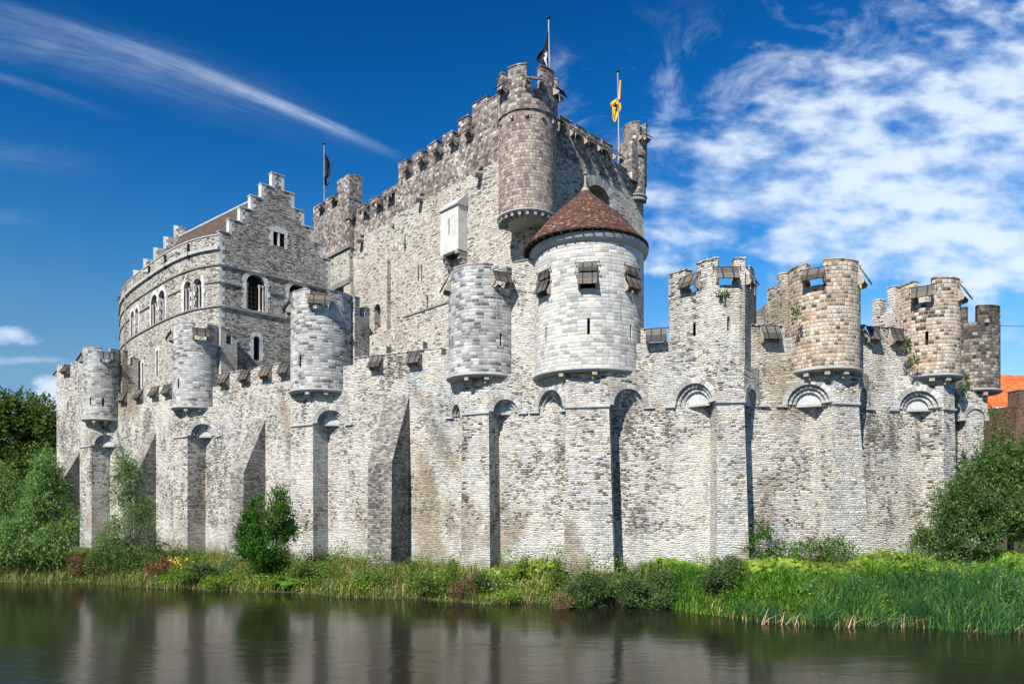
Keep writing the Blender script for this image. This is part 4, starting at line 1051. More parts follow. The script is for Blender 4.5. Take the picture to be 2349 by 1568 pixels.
# small stubs round the barrel and rear stair head
for a_ in (-62, -30, -2, 30, 58, 75):
    for z, rr in ((31.6, 0.1),):
        a = kb + R(a_); q = V(kc.x + 2.08 * math.cos(a), kc.y + 2.08 * math.sin(a)); fq = Fr(q, V(-math.sin(a), math.cos(a)))
        m_ = MB(); fbox(m_, fq, -0.1, 0.1, -0.2, 0.16, z, z + 0.24); m_.build('stub_stone', 'drum', keep)
mb = MB(); q = P(1262, 52.2); f = Fr(q, tR); fbox(mb, f, -1.2, 0.75, -1.2, 0.0, 31.2, 34.6); fbox(mb, f, 0.2, 0.75, -1.2, 0.003, 34.6, 35.9); mb.build('stair_head', 'keep_top', keep)
# far right corner turret and its square neighbour
kc2, kb2, kt2 = rturret('right', 1458, 59.0, 0.86, 31.1, 37.05, 35.7, [(-160, -140), (20, 62), (100, 150)], 'keep_top')
mb = MB(); kbox(mb, -0.35, 1.2, 11.3, 13.36, 32.0, 35.4); kbox(mb, -0.35, 1.2, 12.2, 13.36, 35.4, 36.8); mb.build('stair_head', 'keep_top', keep)
# square turret at the far left corner
ct = MB(); kbox(ct, 25.6, 32.9, -0.1, 1.3, 30.6, 35.3)
ct = ct.build('corner_turret', 'keep_top', keep)
for a0, a1, z1 in ((25.55, 27.9, 37.7), (28.7, 30.4, 36.6), (31.3, 32.95, 36.6)):
    m_ = MB(); kbox(m_, a0, a1, -0.12, 0.6, 35.295, z1); attach(m_.build('merlon', 'keep_top', None), ct)
m_ = MB(); kbox(m_, 25.55, 26.3, 0.6, 1.35, 35.295, 37.9); attach(m_.build('merlon', 'keep_top', None), ct)
for a in (28.3, 30.85): shutter(keep, FL_, -a, 36.4, 1.1, 0.8, 42, 0.15)
m_ = MB(); kbox(m_, 25.75, 32.7, 0.05, 4.3, 27.4, 30.6); attach(m_.build('turret_foot', 'keep', None), ct)
m_ = MB(); kbox(m_, 25.6, 32.9, -0.14, 1.4, 30.42, 30.6); kbox(m_, 25.7, 29.8, 0.0, 0.5, 26.95, 27.4); attach(m_.build('string_course', 'string', None), ct)
# shallow pilasters on the left face
mb = MB(); kbox(mb, 19.1, 20.2, 0.05, 0.6, 20.5, 27.6); kbox(mb, 17.2, 17.9, -0.05, 0.5, 0.5, 31.1); kbox(mb, 25.6, 27.0, 0.1, 0.6, 0.5, 27.0); kbox(mb, 31.6, 32.5, 0.1, 0.6, 0.5, 27.0); mb.build('pilaster', 'keep', keep)
# cross slit and slits of the far part
def lslit(u, v0, v1, w=0.09, off=-0.45, cross=False):
    t, z1 = on_left(u, v0); _, z0 = on_left(u, v1)
    m_ = MB(); fbox(m_, FL_, -t - w, -t + w, off - 0.05, off + 0.012, z0, z1)
    if cross: fbox(m_, FL_, -t - 0.55, -t - w - 0.002, off - 0.05, off + 0.012, z1 - 0.75, z1 - 0.6); fbox(m_, FL_, -t + w + 0.002, -t + 0.55, off - 0.05, off + 0.012, z1 - 0.75, z1 - 0.6)
    return m_.build('arrow_slit', 'slot', keep)
lslit(902, 578, 614, cross=True); lslit(800, 620, 652); 
for u, v0, v1 in ((960, 607, 645), (929, 542, 577), (980, 680, 710)):
    lslit(u, v0, v1, 0.07, off=0.0)
# round stone spouts
for u, v, off in ((1103, 403, 0), (967, 460, 0), (903, 517, -0.45), (822, 551, -0.45)):
    t, z = on_left(u, v)
    a = FL_.at(-t, off - 0.3, z + 0.15); b = FL_.at(-t, off + 0.75, z - 0.08)
    m_ = MB(); m_.tube(a, b, 0.27, 0.25, 14); s_ = m_.build('stone_spout', 'drum', keep)
    m_ = MB(); fbox(m_, FL_, -t - 0.3, -t + 0.3, off - 0.2, off + 0.013, z + 0.3, z + 0.62); m_.build('spout_opening', 'slot', keep)
# latrine oriel: white front, chamfered slab roof, corbels
t1, _ = on_left(1017, 500); t0, _ = on_left(1066, 500)
o_t0, o_t1 = -9.75, -7.45
mb = MB(); fbox(mb, FL_, o_t0, o_t1, -0.1, 0.98, 25.2, 28.75); bay = mb.build('stone_oriel', 'white', keep)
cu = MB(); fbox(cu, FL_, o_t0 + 1.05, o_t0 + 1.2, 0.6, 1.3, 26.6, 27.9); cut(bay, cu)
m_ = MB(); fbox(m_, FL_, o_t0 + 1.06, o_t0 + 1.19, 0.62, 0.75, 26.61, 27.89); attach(m_.build('arrow_slit', 'slot', None), bay)
m_ = MB(); pr = [(-0.05, 29.75), (0.15, 29.75), (1.12, 28.85), (1.12, 28.72), (-0.05, 28.76)]
vs = [FL_.at(o_t0 - 0.1, o, z) for o, z in pr] + [FL_.at(o_t1 + 0.1, o, z) for o, z in pr]; k = 5
m_.add(vs, [tuple(range(k)), tuple(range(2 * k - 1, k - 1, -1))] + [(i, (i + 1) % k, k + (i + 1) % k, k + i) for i in range(k)]); attach(m_.build('slab_roof', 'ledge', None), bay)
for s in (o_t0 + 0.05, o_t1 - 0.4):
    for j, (oo, z) in enumerate(((1.0, 24.9), (0.75, 24.55), (0.5, 24.2))):
        m_ = MB(); fbox(m_, FL_, s, s + 0.35, -0.05, oo, z, z + 0.3 - 0.005); attach(m_.build('corbel', 'drum', None), bay)
m_ = MB(); fbox(m_, FL_, o_t0 + 0.4, o_t1 - 0.4, 0.003, 0.6, 25.0, 25.19); attach(m_.build('chute_opening', 'slot', None), bay)
# small arched window low on the left face
t, z0 = on_left(857, 757)
cu = MB(); archcut(cu, FL_, -t, 1.05, Z(757, 66.5), Z(715, 66.5), -1.3, 0.1); cut(kw2, cu)
v = MB(); voussoirs(v, FL_, -t, Z(715, 66.5), 0.53, 0.82, -0.7, -0.4, 11); v.build('arch_ring', 'voussoir', keep)
w_ = MB(); fbox(w_, FL_, -t - 0.5, -t + 0.5, -1.2, -1.14, Z(757, 66.5) + 0.01, Z(715, 66.5) + 0.5); w_ = w_.build('window_pane', 'slot', keep)
m_ = MB()
for a in (-0.5, -0.04, 0.42): fbox(m_, FL_, -t + a, -t + a + 0.08, -1.13, -1.05, Z(757, 66.5) + 0.01, Z(715, 66.5) + 0.4)
for i in range(5): fbox(m_, FL_, -t - 0.42, -t + 0.42, -1.12, -1.07, Z(757, 66.5) + 0.05 + i * 0.45, Z(757, 66.5) + 0.1 + i * 0.45)
attach(m_.build('window_frame', 'frame', None), w_)

# ---- low inner building in front of the keep
ib = thing('courtyard_building', 'low cream rubble courtyard building below the keep, between two bartizan towers', 'building', (-7, 50, 1.0))
o_ = V(-4.2, 45.8); fi = Fr(o_, -tL)
mb = MB(); fbox(mb, fi, -5.2, 0.6, -6.0, 0.0, 1.0, 18.3); fbox(mb, fi, -10.5, -5.2, -5.5, -0.5, 1.0, 18.05); mb.build('rubble_wall', 'keep', ib, jitter=0.02)
mb = MB(); fbox(mb, fi, -5.25, 0.6, -0.6, 0.06, 18.32, 18.42); mb.build('coping', 'string', ib)
mb = MB(); fbox(mb, fi, -3.2, -2.0, -2.0, 0.5, 1.0, 15.7); fbox(mb, fi, -12.5, -10.4, -3.0, 0.2, 1.0, 16.3); mb.build('side_wall', 'wall', ib, jitter=0.02)

# ------------------------------------------------------------------ the stepped-gable hall
hall = thing('stepped_gable_hall', 'grey stone hall with a stepped gable, curved side facade and brown roof', 'building', (-24, 54, 1.0))
HO = P(503, 54.0); tG = V(0.729, 0.684).normalized(); GW = 9.55
FG = Fr(HO, tG)
EZ = 25.9
tc_ = 4.78
steps = [(0.52, 32.25), (1.42, 31.05), (2.30, 29.85), (3.17, 28.65), (4.02, 27.45), (4.775, 26.3)]
prof = [(0, 1.0)] 
left = []; 
for w, z in steps[::-1]: left += [(tc_ - w, z)]
pts = [(tc_ - 4.775, 1.0)]
for i, (w, z) in enumerate(steps[::-1]):
    pts.append((tc_ - w, z)); 
    if i < len(steps) - 1: pts.append((tc_ - steps[::-1][i + 1][0], z))
rp = [(2 * tc_ - t, z) for t, z in pts[::-1]]
outline = pts + rp
def gable_mesh(f, o0, o1, name, mat, outl):
    k = len(outl); mb = MB()
    vs = [f.at(t, o0, z) for t, z in outl] + [f.at(t, o1, z) for t, z in outl]
    mb.add(vs, [tuple(range(k)), tuple(range(2 * k - 1, k - 1, -1))] + [(i, (i + 1) % k, k + (i + 1) % k, k + i) for i in range(k)])
    return mb.build(name, mat, hall)
gab = gable_mesh(FG, -0.5, 0.0, 'gable_wall', 'gable', outline)
# windows of the gable: attic pair, two big arches, lancet
def g_t(u):
    a = (u - UC) / F; return (a * HO.y - HO.x) / (tG.x - a * tG.y)
def g_z(u, v): return Z(v, HO.y + tG.y * g_t(u))
cu = MB()
ta = g_t(640); za0, za1 = g_z(640, 565), g_z(640, 534)
fbox(cu, FG, ta - 0.50, ta + 0.50, -0.42, 0.2, za0, za1)
tb1, tb2 = g_t(587), g_t(683)
zs_b = g_z(587, 652); z0_b = g_z(587, 713)
for tb in (tb1, tb2): archcut(cu, FG, tb, 1.55, z0_b + 0.02, zs_b, -0.75, 0.2, 14)
tl = g_t(589); zl0, zl1 = g_z(589, 826), g_z(589, 778)
archcut(cu, FG, tl, 0.52, zl0, zl1, -0.6, 0.2)
cut(gab, cu)
# attic window dressings
m_ = MB(); 
fbox(m_, FG, ta - 0.48, ta + 0.48, -0.41, -0.38, za0 + 0.005, za1 - 0.005); pane = m_.build('window_pane', 'slot', hall)
m_ = MB(); fbox(m_, FG, ta - 0.07, ta + 0.07, -0.3, 0.0, za0 + 0.005, za1 - 0.005)
for i in range(3):
    for s in (-1, 1):
        w = 0.34 if i % 2 else 0.22; z = za0 - 0.1 + i * 0.45
        t0, t1 = (ta + 0.5, ta + 0.5 + w) if s > 0 else (ta - 0.5 - w, ta - 0.5)
        fbox(m_, FG, t0, t1, -0.2, 0.02, z, z + 0.44)
fbox(m_, FG, ta - 0.8, ta + 0.8, -0.2, 0.024, za1, za1 + 0.14)
for i in range(9):
    x0 = -0.85 + i * 0.19; x1 = x0 + 0.18; h = 0.34 - 0.16 * abs((i - 4) / 4) ** 1.5
    fbox(m_, FG, ta + x0, ta + x1, -0.2, 0.02, za1 + 0.15, za1 + 0.15 + h)
attach(m_.build('window_surround', 'white', None), pane)
# quoins on every step edge and the corners
q_ = MB()
def quoin(mb, f, t, sgn, z0, z1, o0=-0.502, o1=0.012, hh=0.30):
    z = z0; i = 0
    while z < z1 - 0.1:
        h = min(hh, z1 - z); w = 0.42 if i % 2 else 0.24
        t0, t1 = (t - 0.012, t + w) if sgn > 0 else (t - w, t + 0.012)
        fbox(mb, f, t0, t1, o0, o1, z + 0.004, z + h - 0.004); z += h; i += 1
zprev = 24.2
for i, (w, z) in enumerate(steps[::-1]):
    quoin(q_, FG, tc_ - w, 1, zprev if i else 14.0, z, hh=(z - zprev) / round((z - zprev) / 0.3) if i else 0.33)
    quoin(q_, FG, tc_ + w, -1, zprev if i else 22.0, z, hh=0.3)
    zprev = z
q_.build('quoins', 'white', hall)
cp = MB()
for i, (w, z) in enumerate(steps):
    wi = steps[i - 1][0] if i else 0
    if i == 0: fbox(cp, FG, tc_ - w - 0.05, tc_ + w + 0.05, -0.55, 0.06, z, z + 0.09)
    else:
        fbox(cp, FG, tc_ - w - 0.05, tc_ - wi - 0.013, -0.55, 0.06, z, z + 0.09); fbox(cp, FG, tc_ + wi + 0.013, tc_ + w + 0.05, -0.55, 0.06, z, z + 0.09)
cp.build('step_coping', 'ledge', hall)
SZ = [23.75, 22.4, 20.5]
scs = [MB(), MB(), MB()]
gaps_b = [(tb1 - 1.15, tb1 + 1.15), (tb2 - 1.15, tb2 + 1.15)]
for j, z in enumerate(SZ):
    segs = [(0, GW)] if j != 1 else [(0, gaps_b[0][0]), (gaps_b[0][1], gaps_b[1][0]), (gaps_b[1][1], GW)]
    for a, b in segs:
        if b > a: fbox(scs[j], FG, a - (0.07 if a == 0 else 0), b, -0.1, 0.09, z - 0.11, z)
# big arched windows of the gable
def hall_window(f, tb, w, z0, zs, big=True):
    m_ = MB(); fbox(m_, f, tb - w / 2, tb + w / 2, -0.74, -0.68, z0 + 0.03, zs + w / 2 - 0.02); pn = m_.build('window_pane', 'slot', hall)
    m_ = MB(); voussoirs(m_, f, tb, zs, w / 2, w / 2 + 0.36, -0.25, 0.03, 13, rnd=0.006)
    for i in range(5):
        for s in (-1, 1):
            ww = 0.40 if i % 2 else 0.26; hz = (zs - z0) / 5
            t0, t1 = (tb + w / 2, tb + w / 2 + ww) if s > 0 else (tb - w / 2 - ww, tb - w / 2)
            fbox(m_, f, t0, t1, -0.25, 0.02, z0 + i * hz + 0.004, z0 + (i + 1) * hz - 0.004)
    attach(m_.build('window_surround', 'white', None), pn)
    m_ = MB()
    cols = (-w / 2 + 0.12, w / 2 - 0.42, w / 2 - 0.12) if big else (-w / 2 + 0.1, 0.0, w / 2 - 0.1)
    for a in cols:
        q = f.xy(tb + a, -0.16)
        m_.lathe(q, [(0.13, 0), (0.13, 0.08), (0.075, 0.14), (0.07, zs - z0 - 0.3), (0.08, zs - z0 - 0.28), (0.13, zs - z0 - 0.06), (0.14, zs - z0)], 10, z0 + 0.03)
    attach(m_.build('columns', 'column', None), pn)
    m_ = MB(); a0, a1 = -w / 2 + 0.22, (w / 2 - 0.5 if big else w / 2 - 0.2)
    for a in (a0, (a0 + a1) / 2 - 0.03, a1 - 0.06): fbox(m_, f, tb + a, tb + a + 0.06, -0.66, -0.58, z0 + 0.05, zs)
    for i in range(6): fbox(m_, f, tb + a0 + 0.062, tb + a1 - 0.062, -0.65, -0.6, z0 + 0.08 + i * (zs - z0 - 0.15) / 5.2, z0 + 0.13 + i * (zs - z0 - 0.15) / 5.2)
    attach(m_.build('window_frame', 'frame', None), pn)
for tb in (tb1, tb2): hall_window(FG, tb, 1.55, z0_b, zs_b)
m_ = MB(); fbox(m_, FG, tl - 0.3, tl + 0.3, -0.58, -0.52, zl0 + 0.01, zl1 + 0.3); pn = m_.build('window_pane', 'slot', hall)
m_ = MB(); voussoirs(m_, FG, tl, zl1, 0.26, 0.55, -0.2, 0.02, 9)
for i in range(5):
    for s in (-1, 1):
        ww = 0.36 if i % 2 else 0.24; hz = (zl1 - zl0) / 5; t0, t1 = (tl + 0.26, tl + 0.26 + ww) if s > 0 else (tl - 0.26 - ww, tl - 0.26)
        fbox(m_, FG, t0, t1, -0.2, 0.015, zl0 + i * hz + 0.004, zl0 + (i + 1) * hz - 0.004)
attach(m_.build('window_surround', 'white', None), pn)

# curved side facade, sampled finely
ctrl = [P(503, 54.0), P(470, 54.5), P(435, 55.4), P(400, 56.9), P(366, 59.0), P(338, 61.2), P(311, 63.6), P(290, 66.2), P(278, 69.0), P(275, 73.0)]
def smooth_path(c, n=5):
    out = []
    for i in range(len(c) - 1):
        p0 = c[max(0, i - 1)]; p1 = c[i]; p2 = c[i + 1]; p3 = c[min(len(c) - 1, i + 2)]
        for k in range(n):
            t = k / n
            out.append(0.5 * ((2 * p1) + (p2 - p0) * t + (2 * p0 - 5 * p1 + 4 * p2 - p3) * t * t + (3 * p1 - p0 - 3 * p2 + p3) * t ** 3))
    out.append(c[-1]); return out
fac = smooth_path(ctrl)[::-1]      # left -> right
fin_ = offset_poly(fac, -0.95)
arc = [0]
for a, b in zip(fac, fac[1:]): arc.append(arc[-1] + (b - a).length)
def fac_at(u):
    a = (u - UC) / F
    for i, (q, r) in enumerate(zip(fac, fac[1:])):
        d = r - q; den = d.x - a * d.y
        t = (a * q.y - q.x) / den if abs(den) > 1e-9 else -1
        if 0 <= t <= 1: pt = q + d * t; best = (pt, d.normalized())
    i_ = None
    return best[0], best[1]
def fac_frame(u, ds=0.6):
    q, d = fac_at(u); return Fr(q, d)
def sheet(path, path_in, z0, z1, name, mat, par, open_=None):
    n = len(path); mb = MB(); vs = []
    for q, r in zip(path, path_in): vs += [(q.x, q.y, z0), (q.x, q.y, z1), (r.x, r.y, z1), (r.x, r.y, z0)]
    fs = []
    for i in range(n - 1):
        o = i * 4; p_ = o + 4
        fs += [(o, p_, p_ + 1, o + 1), (o + 1, p_ + 1, p_ + 2, o + 2), (o + 2, p_ + 2, p_ + 3, o + 3), (o + 3, p_ + 3, p_, o)]
    fs += [(0, 1, 2, 3), (n * 4 - 1, n * 4 - 2, n * 4 - 3, n * 4 - 4)]
    mb.add(vs, fs); return mb.build(name, mat, par)
def arc_uv(o, path):
    """UV u = distance along the path"""
    me = o.data; uvl = me.uv_layers[0]
    ps = np.array([(q.x, q.y) for q in path]); A = np.array(arc)
    for pl in me.polygons:
        if abs(pl.normal.z) > 0.8: continue
        for li in pl.loop_indices:
            co = me.vertices[me.loops[li].vertex_index].co
            best = (1e9, 0)
            for i in range(len(ps) - 1):
                d = ps[i + 1] - ps[i]; L2 = d @ d; t = min(1, max(0, ((co.x - ps[i][0]) * d[0] + (co.y - ps[i][1]) * d[1]) / L2))
                e = (ps[i] + d * t - np.array((co.x, co.y))); e = e @ e
                if e < best[0]: best = (e, A[i] + t * math.sqrt(L2))
            uvl.data[li].uv = (best[1], co.z)
side = sheet(fac, fin_, 1.0, 24.85, 'side_wall', 'hall', hall)
cu = MB(); wins = []
for u0, u1 in ((419, 466), (345, 380), (299, 319)):
    um = (u0 + u1) / 2; q, d = fac_at(um); f = Fr(q, d)
    ql, _ = fac_at(u0); qr, _ = fac_at(u1); W_ = (qr - ql).length; f = Fr(ql, qr - ql)
    wl = W_ / 2 - 0.28
    for s in (-1, 1):
        tcw = W_ / 2 + s * (wl / 2 + 0.1); wins.append((f, tcw, wl)); archcut(cu, f, tcw, wl, 20.53, 22.35, -0.7, 0.6, 10)
cut(side, cu)
for u in (361, 328, 303):
    q, d = fac_at(u); f = Fr(q, d); hz = Z(808, q.y) if u == 361 else Z(836, q.y)
    c2 = MB(); archcut(c2, f, 0, 0.42, hz - 2.0, hz, -0.5, 0.5); cut(side, c2)
    m_ = MB(); fbox(m_, f, -0.22, 0.22, -0.48, -0.4, hz - 2.0 + 0.01, hz + 0.2); pn = m_.build('window_pane', 'column', hall)
    m_ = MB(); voussoirs(m_, f, 0, hz, 0.21, 0.48, -0.15, 0.03, 9)
    for i in range(5):
        for s in (-1, 1):
            t0, t1 = (0.21, 0.42 + 0.1 * (i % 2)) if s > 0 else (-0.42 - 0.1 * (i % 2), -0.21)
            fbox(m_, f, t0, t1, -0.15, 0.025, hz - 2.0 + i * 0.4 + 0.004, hz - 1.6 + i * 0.4 - 0.004)
    attach(m_.build('window_surround', 'white', None), pn)
arc_uv(side, fac)
for f, tcw, wl in wins:
    hall_window(f, tcw, wl, 20.5, 22.35, big=False)
# string courses along the side
for jz, z in enumerate(SZ):
    for a, b in zip(fac, fac[1:]):
        if (a.x > P(512, 54).x): continue
        f = Fr(a, b - a); skip = False
        if z == SZ[1]:
            um = ((a + b) / 2); uu = UC + um.x / um.y * F
            if 414 < uu < 470 or 341 < uu < 384 or 296 < uu < 322: skip = True
        if not skip: fbox(scs[jz], f, -0.01, (b - a).length + 0.01, -0.1, 0.09, z - 0.11, z)
for m_ in scs: m_.build('string_course', 'string', hall)
# gutter moulding and parapet above the side wall
po = offset_poly(fac, 0.16); pi_ = offset_poly(fac, -0.5)
mo_ = sheet(offset_poly(fac, 0.17), pi_, 24.85, 25.12, 'gutter_moulding', 'ledge', hall)
par_ = sheet(fac, pi_, 25.12, 26.0, 'parapet', 'hall', hall); arc_uv(par_, fac)
pc_ = sheet(offset_poly(fac, 0.05), offset_poly(fac, -0.55), 26.0, 26.09, 'parapet_coping', 'ledge', hall)
for u, z in ((411, 25.5), (338, 25.5)):
    q, d = fac_at(u); f = Fr(q, d); m_ = MB(); m_.tube(f.at(0, -0.2, z + 0.05), f.at(0, 0.45, z - 0.1), 0.15, 0.14, 12); m_.build('stone_spout', 'white', hall)
for u in (435, 382, 345):
    q, d = fac_at(u); f = Fr(q, d); m_ = MB(); fbox(m_, f, -0.03, 0.03, 0.02, 0.2, 24.6, 25.8); m_.build('iron_hook', 'iron', hall)
# rear stepped gable, turned with the curve
RC = P(413, 68.3); tB = V(0.93, 0.37).normalized(); FB = Fr(V(RC.x - tB.x * tc_, RC.y - tB.y * tc_), tB)
gab2 = gable_mesh(FB, -0.4, 0.5, 'rear_gable_wall', 'gable', [(t, max(z, 15.0)) for t, z in outline])
q_ = MB(); zprev = 26.0
for i, (w, z) in enumerate(steps[::-1]):
    if i: quoin(q_, FB, tc_ - w, 1, zprev, z, -0.402, 0.512)
    zprev = z
q_.build('quoins', 'white', hall)
# roof between the gables
ridge0 = V(*FG.xy(tc_, -0.4)); ridge1 = V(*FB.xy(tc_, 0.5))
mb = MB(); N = 24; vs = []
for i in range(N + 1):
    t = i / N; rg = ridge0.lerp(ridge1, t)
    j = t * 0.86; s_ = (1 - j) * arc[-1] * 1.0
    L = arc[-1] * (1 - j); k = max(k_ for k_ in range(len(arc)) if arc[k_] <= L + 1e-6); k = min(k, len(pi_) - 2)
    tt = (L - arc[k]) / (arc[k + 1] - arc[k]); ev = pi_[k].lerp(pi_[k + 1], min(1, tt))
    far = rg + (rg - ev)
    vs += [(ev.x, ev.y, 25.6), (rg.x, rg.y, 31.15), (far.x, far.y, 25.6)]
fs = []
for i in range(N):
    o = i * 3; fs += [(o, o + 3, o + 4, o + 1), (o + 1, o + 4, o + 5, o + 2), (o + 2, o + 5, o + 3, o)]
fs += [(0, 1, 2), (N * 3 + 2, N * 3 + 1, N * 3)]
mb.add(vs, fs); rf = mb.build('tiled_roof', 'tiles_dark', hall)
m_ = MB(); m_.tube((ridge0.x, ridge0.y, 31.2), (ridge1.x, ridge1.y, 31.2), 0.14, n=8); attach(m_.build('ridge_tiles', 'ledge', None), rf)
# body of the hall behind the facades so no light passes through
mb = MB(); mb.prism([FG.xy(0.9, -0.8), FG.xy(GW - 0.05, -0.8), FG.xy(GW - 0.05, -14), FG.xy(3.0, -14)], 1.0, 25.5); mb.build('rear_body', 'hall', hall)

# ------------------------------------------------------------------ flags
def flag_pole(u, d, z0, z1, lean, label):
    q = P(u, d); g = thing('flagpole', label, 'flagpole', (q.x, q.y, z0), 'flagpoles on the keep')
    m_ = MB(); m_.tube((q.x + lean, q.y, z0), (q.x, q.y, z1), 0.075, 0.05, 10); m_.build('pole', 'lead', g)
    m_ = MB(); m_.lathe((q.x, q.y), [(0.02, 0), (0.13, 0.02), (0.15, 0.1), (0.10, 0.17), (0.001, 0.2)], 12, z1); m_.build('finial', 'iron', g, smooth=True)
    return q, g
def cloth(name, q, g, outline_fn, cols, zs, mat, fold=0.12, nf=3.0):
    """hanging cloth: for each height row a span (x0,x1); ripples in depth"""
    vs = []; fs = []; nu = 22; nv = len(zs)
    for j, z in enumerate(zs):
        x0, x1 = outline_fn(j / (nv - 1))
        for i in range(nu + 1):
            s = i / nu
            vs.append((q.x + x0 + (x1 - x0) * s, q.y + fold * math.sin(s * nf * PI + j * 0.22) * (0.35 + s) + 0.05 * math.sin(j * 0.5 + s * 4), z))
    for j in range(nv - 1):
        for i in range(nu): a = j * (nu + 1) + i; fs.append((a, a + 1, a + nu + 2, a + nu + 1))
    mb = MB(); mb.add(vs, fs); o = mb.build(name, mat, g, smooth=True)
    sm = o.modifiers.new('solid', 'SOLIDIFY'); sm.thickness = 0.02
    uvl = o.data.uv_layers[0]
    for pl in o.data.polygons:
        for li in pl.loop_indices:
            vi = o.data.loops[li].vertex_index; uvl.data[li].uv = ((vi % (nu + 1)) / nu, 1 - (vi // (nu + 1)) / (nv - 1))
    return o
def flag_mat(name, base, fig, blobs, thr=0.0):
    """base cloth with a heraldic beast drawn from soft blobs in the cloth's own UV"""
    m, t, b = material(name); uv = t.new('ShaderNodeUVMap').outputs[0]; u, v, _ = t.sep(uv)
    nz = t.noise(uv, 9.0, 4, 0.6)[0]; acc = None
    for x, y, rx, ry, an in blobs:
        ca, sa = math.cos(R(an)), math.sin(R(an)); du = t.m('SUBTRACT', u, x); dv = t.m('SUBTRACT', v, y)
        a = t.m('DIVIDE', t.m('ADD', t.m('MULTIPLY', du, ca), t.m('MULTIPLY', dv, sa)), rx); c = t.m('DIVIDE', t.m('SUBTRACT', t.m('MULTIPLY', dv, ca), t.m('MULTIPLY', du, sa)), ry)
        d = t.m('SQRT', t.m('ADD', t.m('MULTIPLY', a, a), t.m('MULTIPLY', c, c)))
        acc = d if acc is None else t.m('MINIMUM', acc, d)
    mk = t.rng(t.m('ADD', acc, t.m('MULTIPLY', t.m('SUBTRACT', nz, 0.5), 0.5)), 1.02, 0.92)
    t.l.new(t.mix(mk, base, fig), b.inputs['Base Color']); b.inputs['Roughness'].default_value = 0.75
    M[name] = m; return name
lion = [(0.50, 0.52, 0.10, 0.24, 12), (0.56, 0.76, 0.09, 0.08, 0), (0.66, 0.70, 0.14, 0.035, 20), (0.66, 0.56, 0.14, 0.035, -15), (0.44, 0.26, 0.045, 0.16, -12), (0.58, 0.26, 0.05, 0.15, 22), (0.34, 0.55, 0.035, 0.20, 20), (0.30, 0.74, 0.10, 0.035, -25), (0.66, 0.13, 0.09, 0.03, 0), (0.50, 0.12, 0.09, 0.03, 0)]
lion2 = [(x * 0.45 + 0.02, y * 0.62 + 0.02, rx * 0.6, ry * 0.6, an) for x, y, rx, ry, an in lion]
flag_mat('black_cloth', (0.010, 0.012, 0.028), (0.62, 0.64, 0.72), lion2)
flag_mat('gold_cloth', (0.80, 0.42, 0.03), (0.02, 0.018, 0.02), lion)
flag_mat('navy_cloth', (0.012, 0.013, 0.034), (0.55, 0.45, 0.50), [(0.75, 0.12, 0.12, 0.03, 60), (0.6, 0.2, 0.05, 0.02, 10), (0.3, 0.9, 0.05, 0.02, 10)])
q, g = flag_pole(1258.5, 50.5, 34.0, Z(44, 50.5), 0.12, 'tallest flagpole with a black flag bearing a white beast, on the round keep turret')
def zs_(d, v0, v1, n=26): return [Z(v0 + (v1 - v0) * i / (n - 1), d) for i in range(n)]
S = 50.5 / F
def of(t):
    row = 75 + (168 - 75) * t
    x = interp(row, [(75, -1.5), (95, -7), (115, -15), (130, -26), (139, -30.5), (141, -29), (148, -17), (158, -8), (168, -1.5)])
    return (-0.5 * S, x * S)
fl = cloth('flag', q, g, of, None, zs_(50.5, 75, 168), 'black_cloth', 0.10, 2.2)
q, g = flag_pole(1417, 58.5, 34.0, Z(166, 58.5), 0.12, 'right flagpole with a drooping yellow flag, on the right keep turret')
S2 = 58.5 / F
def og(t):
    row = 228 + (281 - 228) * t
    return (interp(row, [(228, 4), (236, 7), (250, 8), (262, 2), (270, -1), (281, -6)]) * S2, interp(row, [(228, -5), (234, -14), (238, -17), (245, -12), (262, -13), (275, -11), (281, -8)]) * S2)
cloth('flag', q, g, og, None, zs_(58.5, 228, 281), 'gold_cloth', 0.07, 2.2)
m_ = MB(); m_.tube((q.x + 0.22, q.y - 0.05, Z(186, 58.5)), (q.x + 0.12, q.y - 0.05, Z(230, 58.5)), 0.07, 0.09, 6); m_.build('flag_hoist', 'gold_cloth', g)
q, g = flag_pole(743.5, 72.0, 33.0, Z(332, 72), 0.05, 'left flagpole with a dark navy flag, behind the square keep turret')
S3 = 72.0 / F
def oh(t):
    row = 350 + (425 - 350) * t
    return (0.5 * S3, interp(row, [(350, 1.5), (362, 8), (378, 14), (395, 16), (405, 14), (410, 7), (425, 13)]) * S3)
cloth('flag', q, g, oh, None, zs_(72, 350, 425), 'navy_cloth', 0.12, 2.0)

# ------------------------------------------------------------------ vegetation
def quads_mesh(name, Vv, nper, mat, parent=None, loc=None):
    """Vv: (N*nper,3) vertices of N separate leaves with nper corners each"""
    n = len(Vv) // nper
    me = bpy.data.meshes.new(name)
    me.vertices.add(len(Vv)); me.vertices.foreach_set('co', np.asarray(Vv, dtype=np.float32).ravel())
    me.loops.add(n * nper); me.loops.foreach_set('vertex_index', np.arange(n * nper, dtype=np.int32))
    me.polygons.add(n); me.polygons.foreach_set('loop_start', np.arange(0, n * nper, nper, dtype=np.int32))
    me.polygons.foreach_set('loop_total', np.full(n, nper, dtype=np.int32))
    me.materials.append(M[mat]); me.update(calc_edges=True); me.validate()
    o = bpy.data.objects.new(name, me); C.objects.link(o)
    if loc is not None: o.location = loc
    if parent is not None: o.parent = parent
    return o
def unit(a): return a / np.maximum(1e-9, np.linalg.norm(a, axis=-1, keepdims=True))
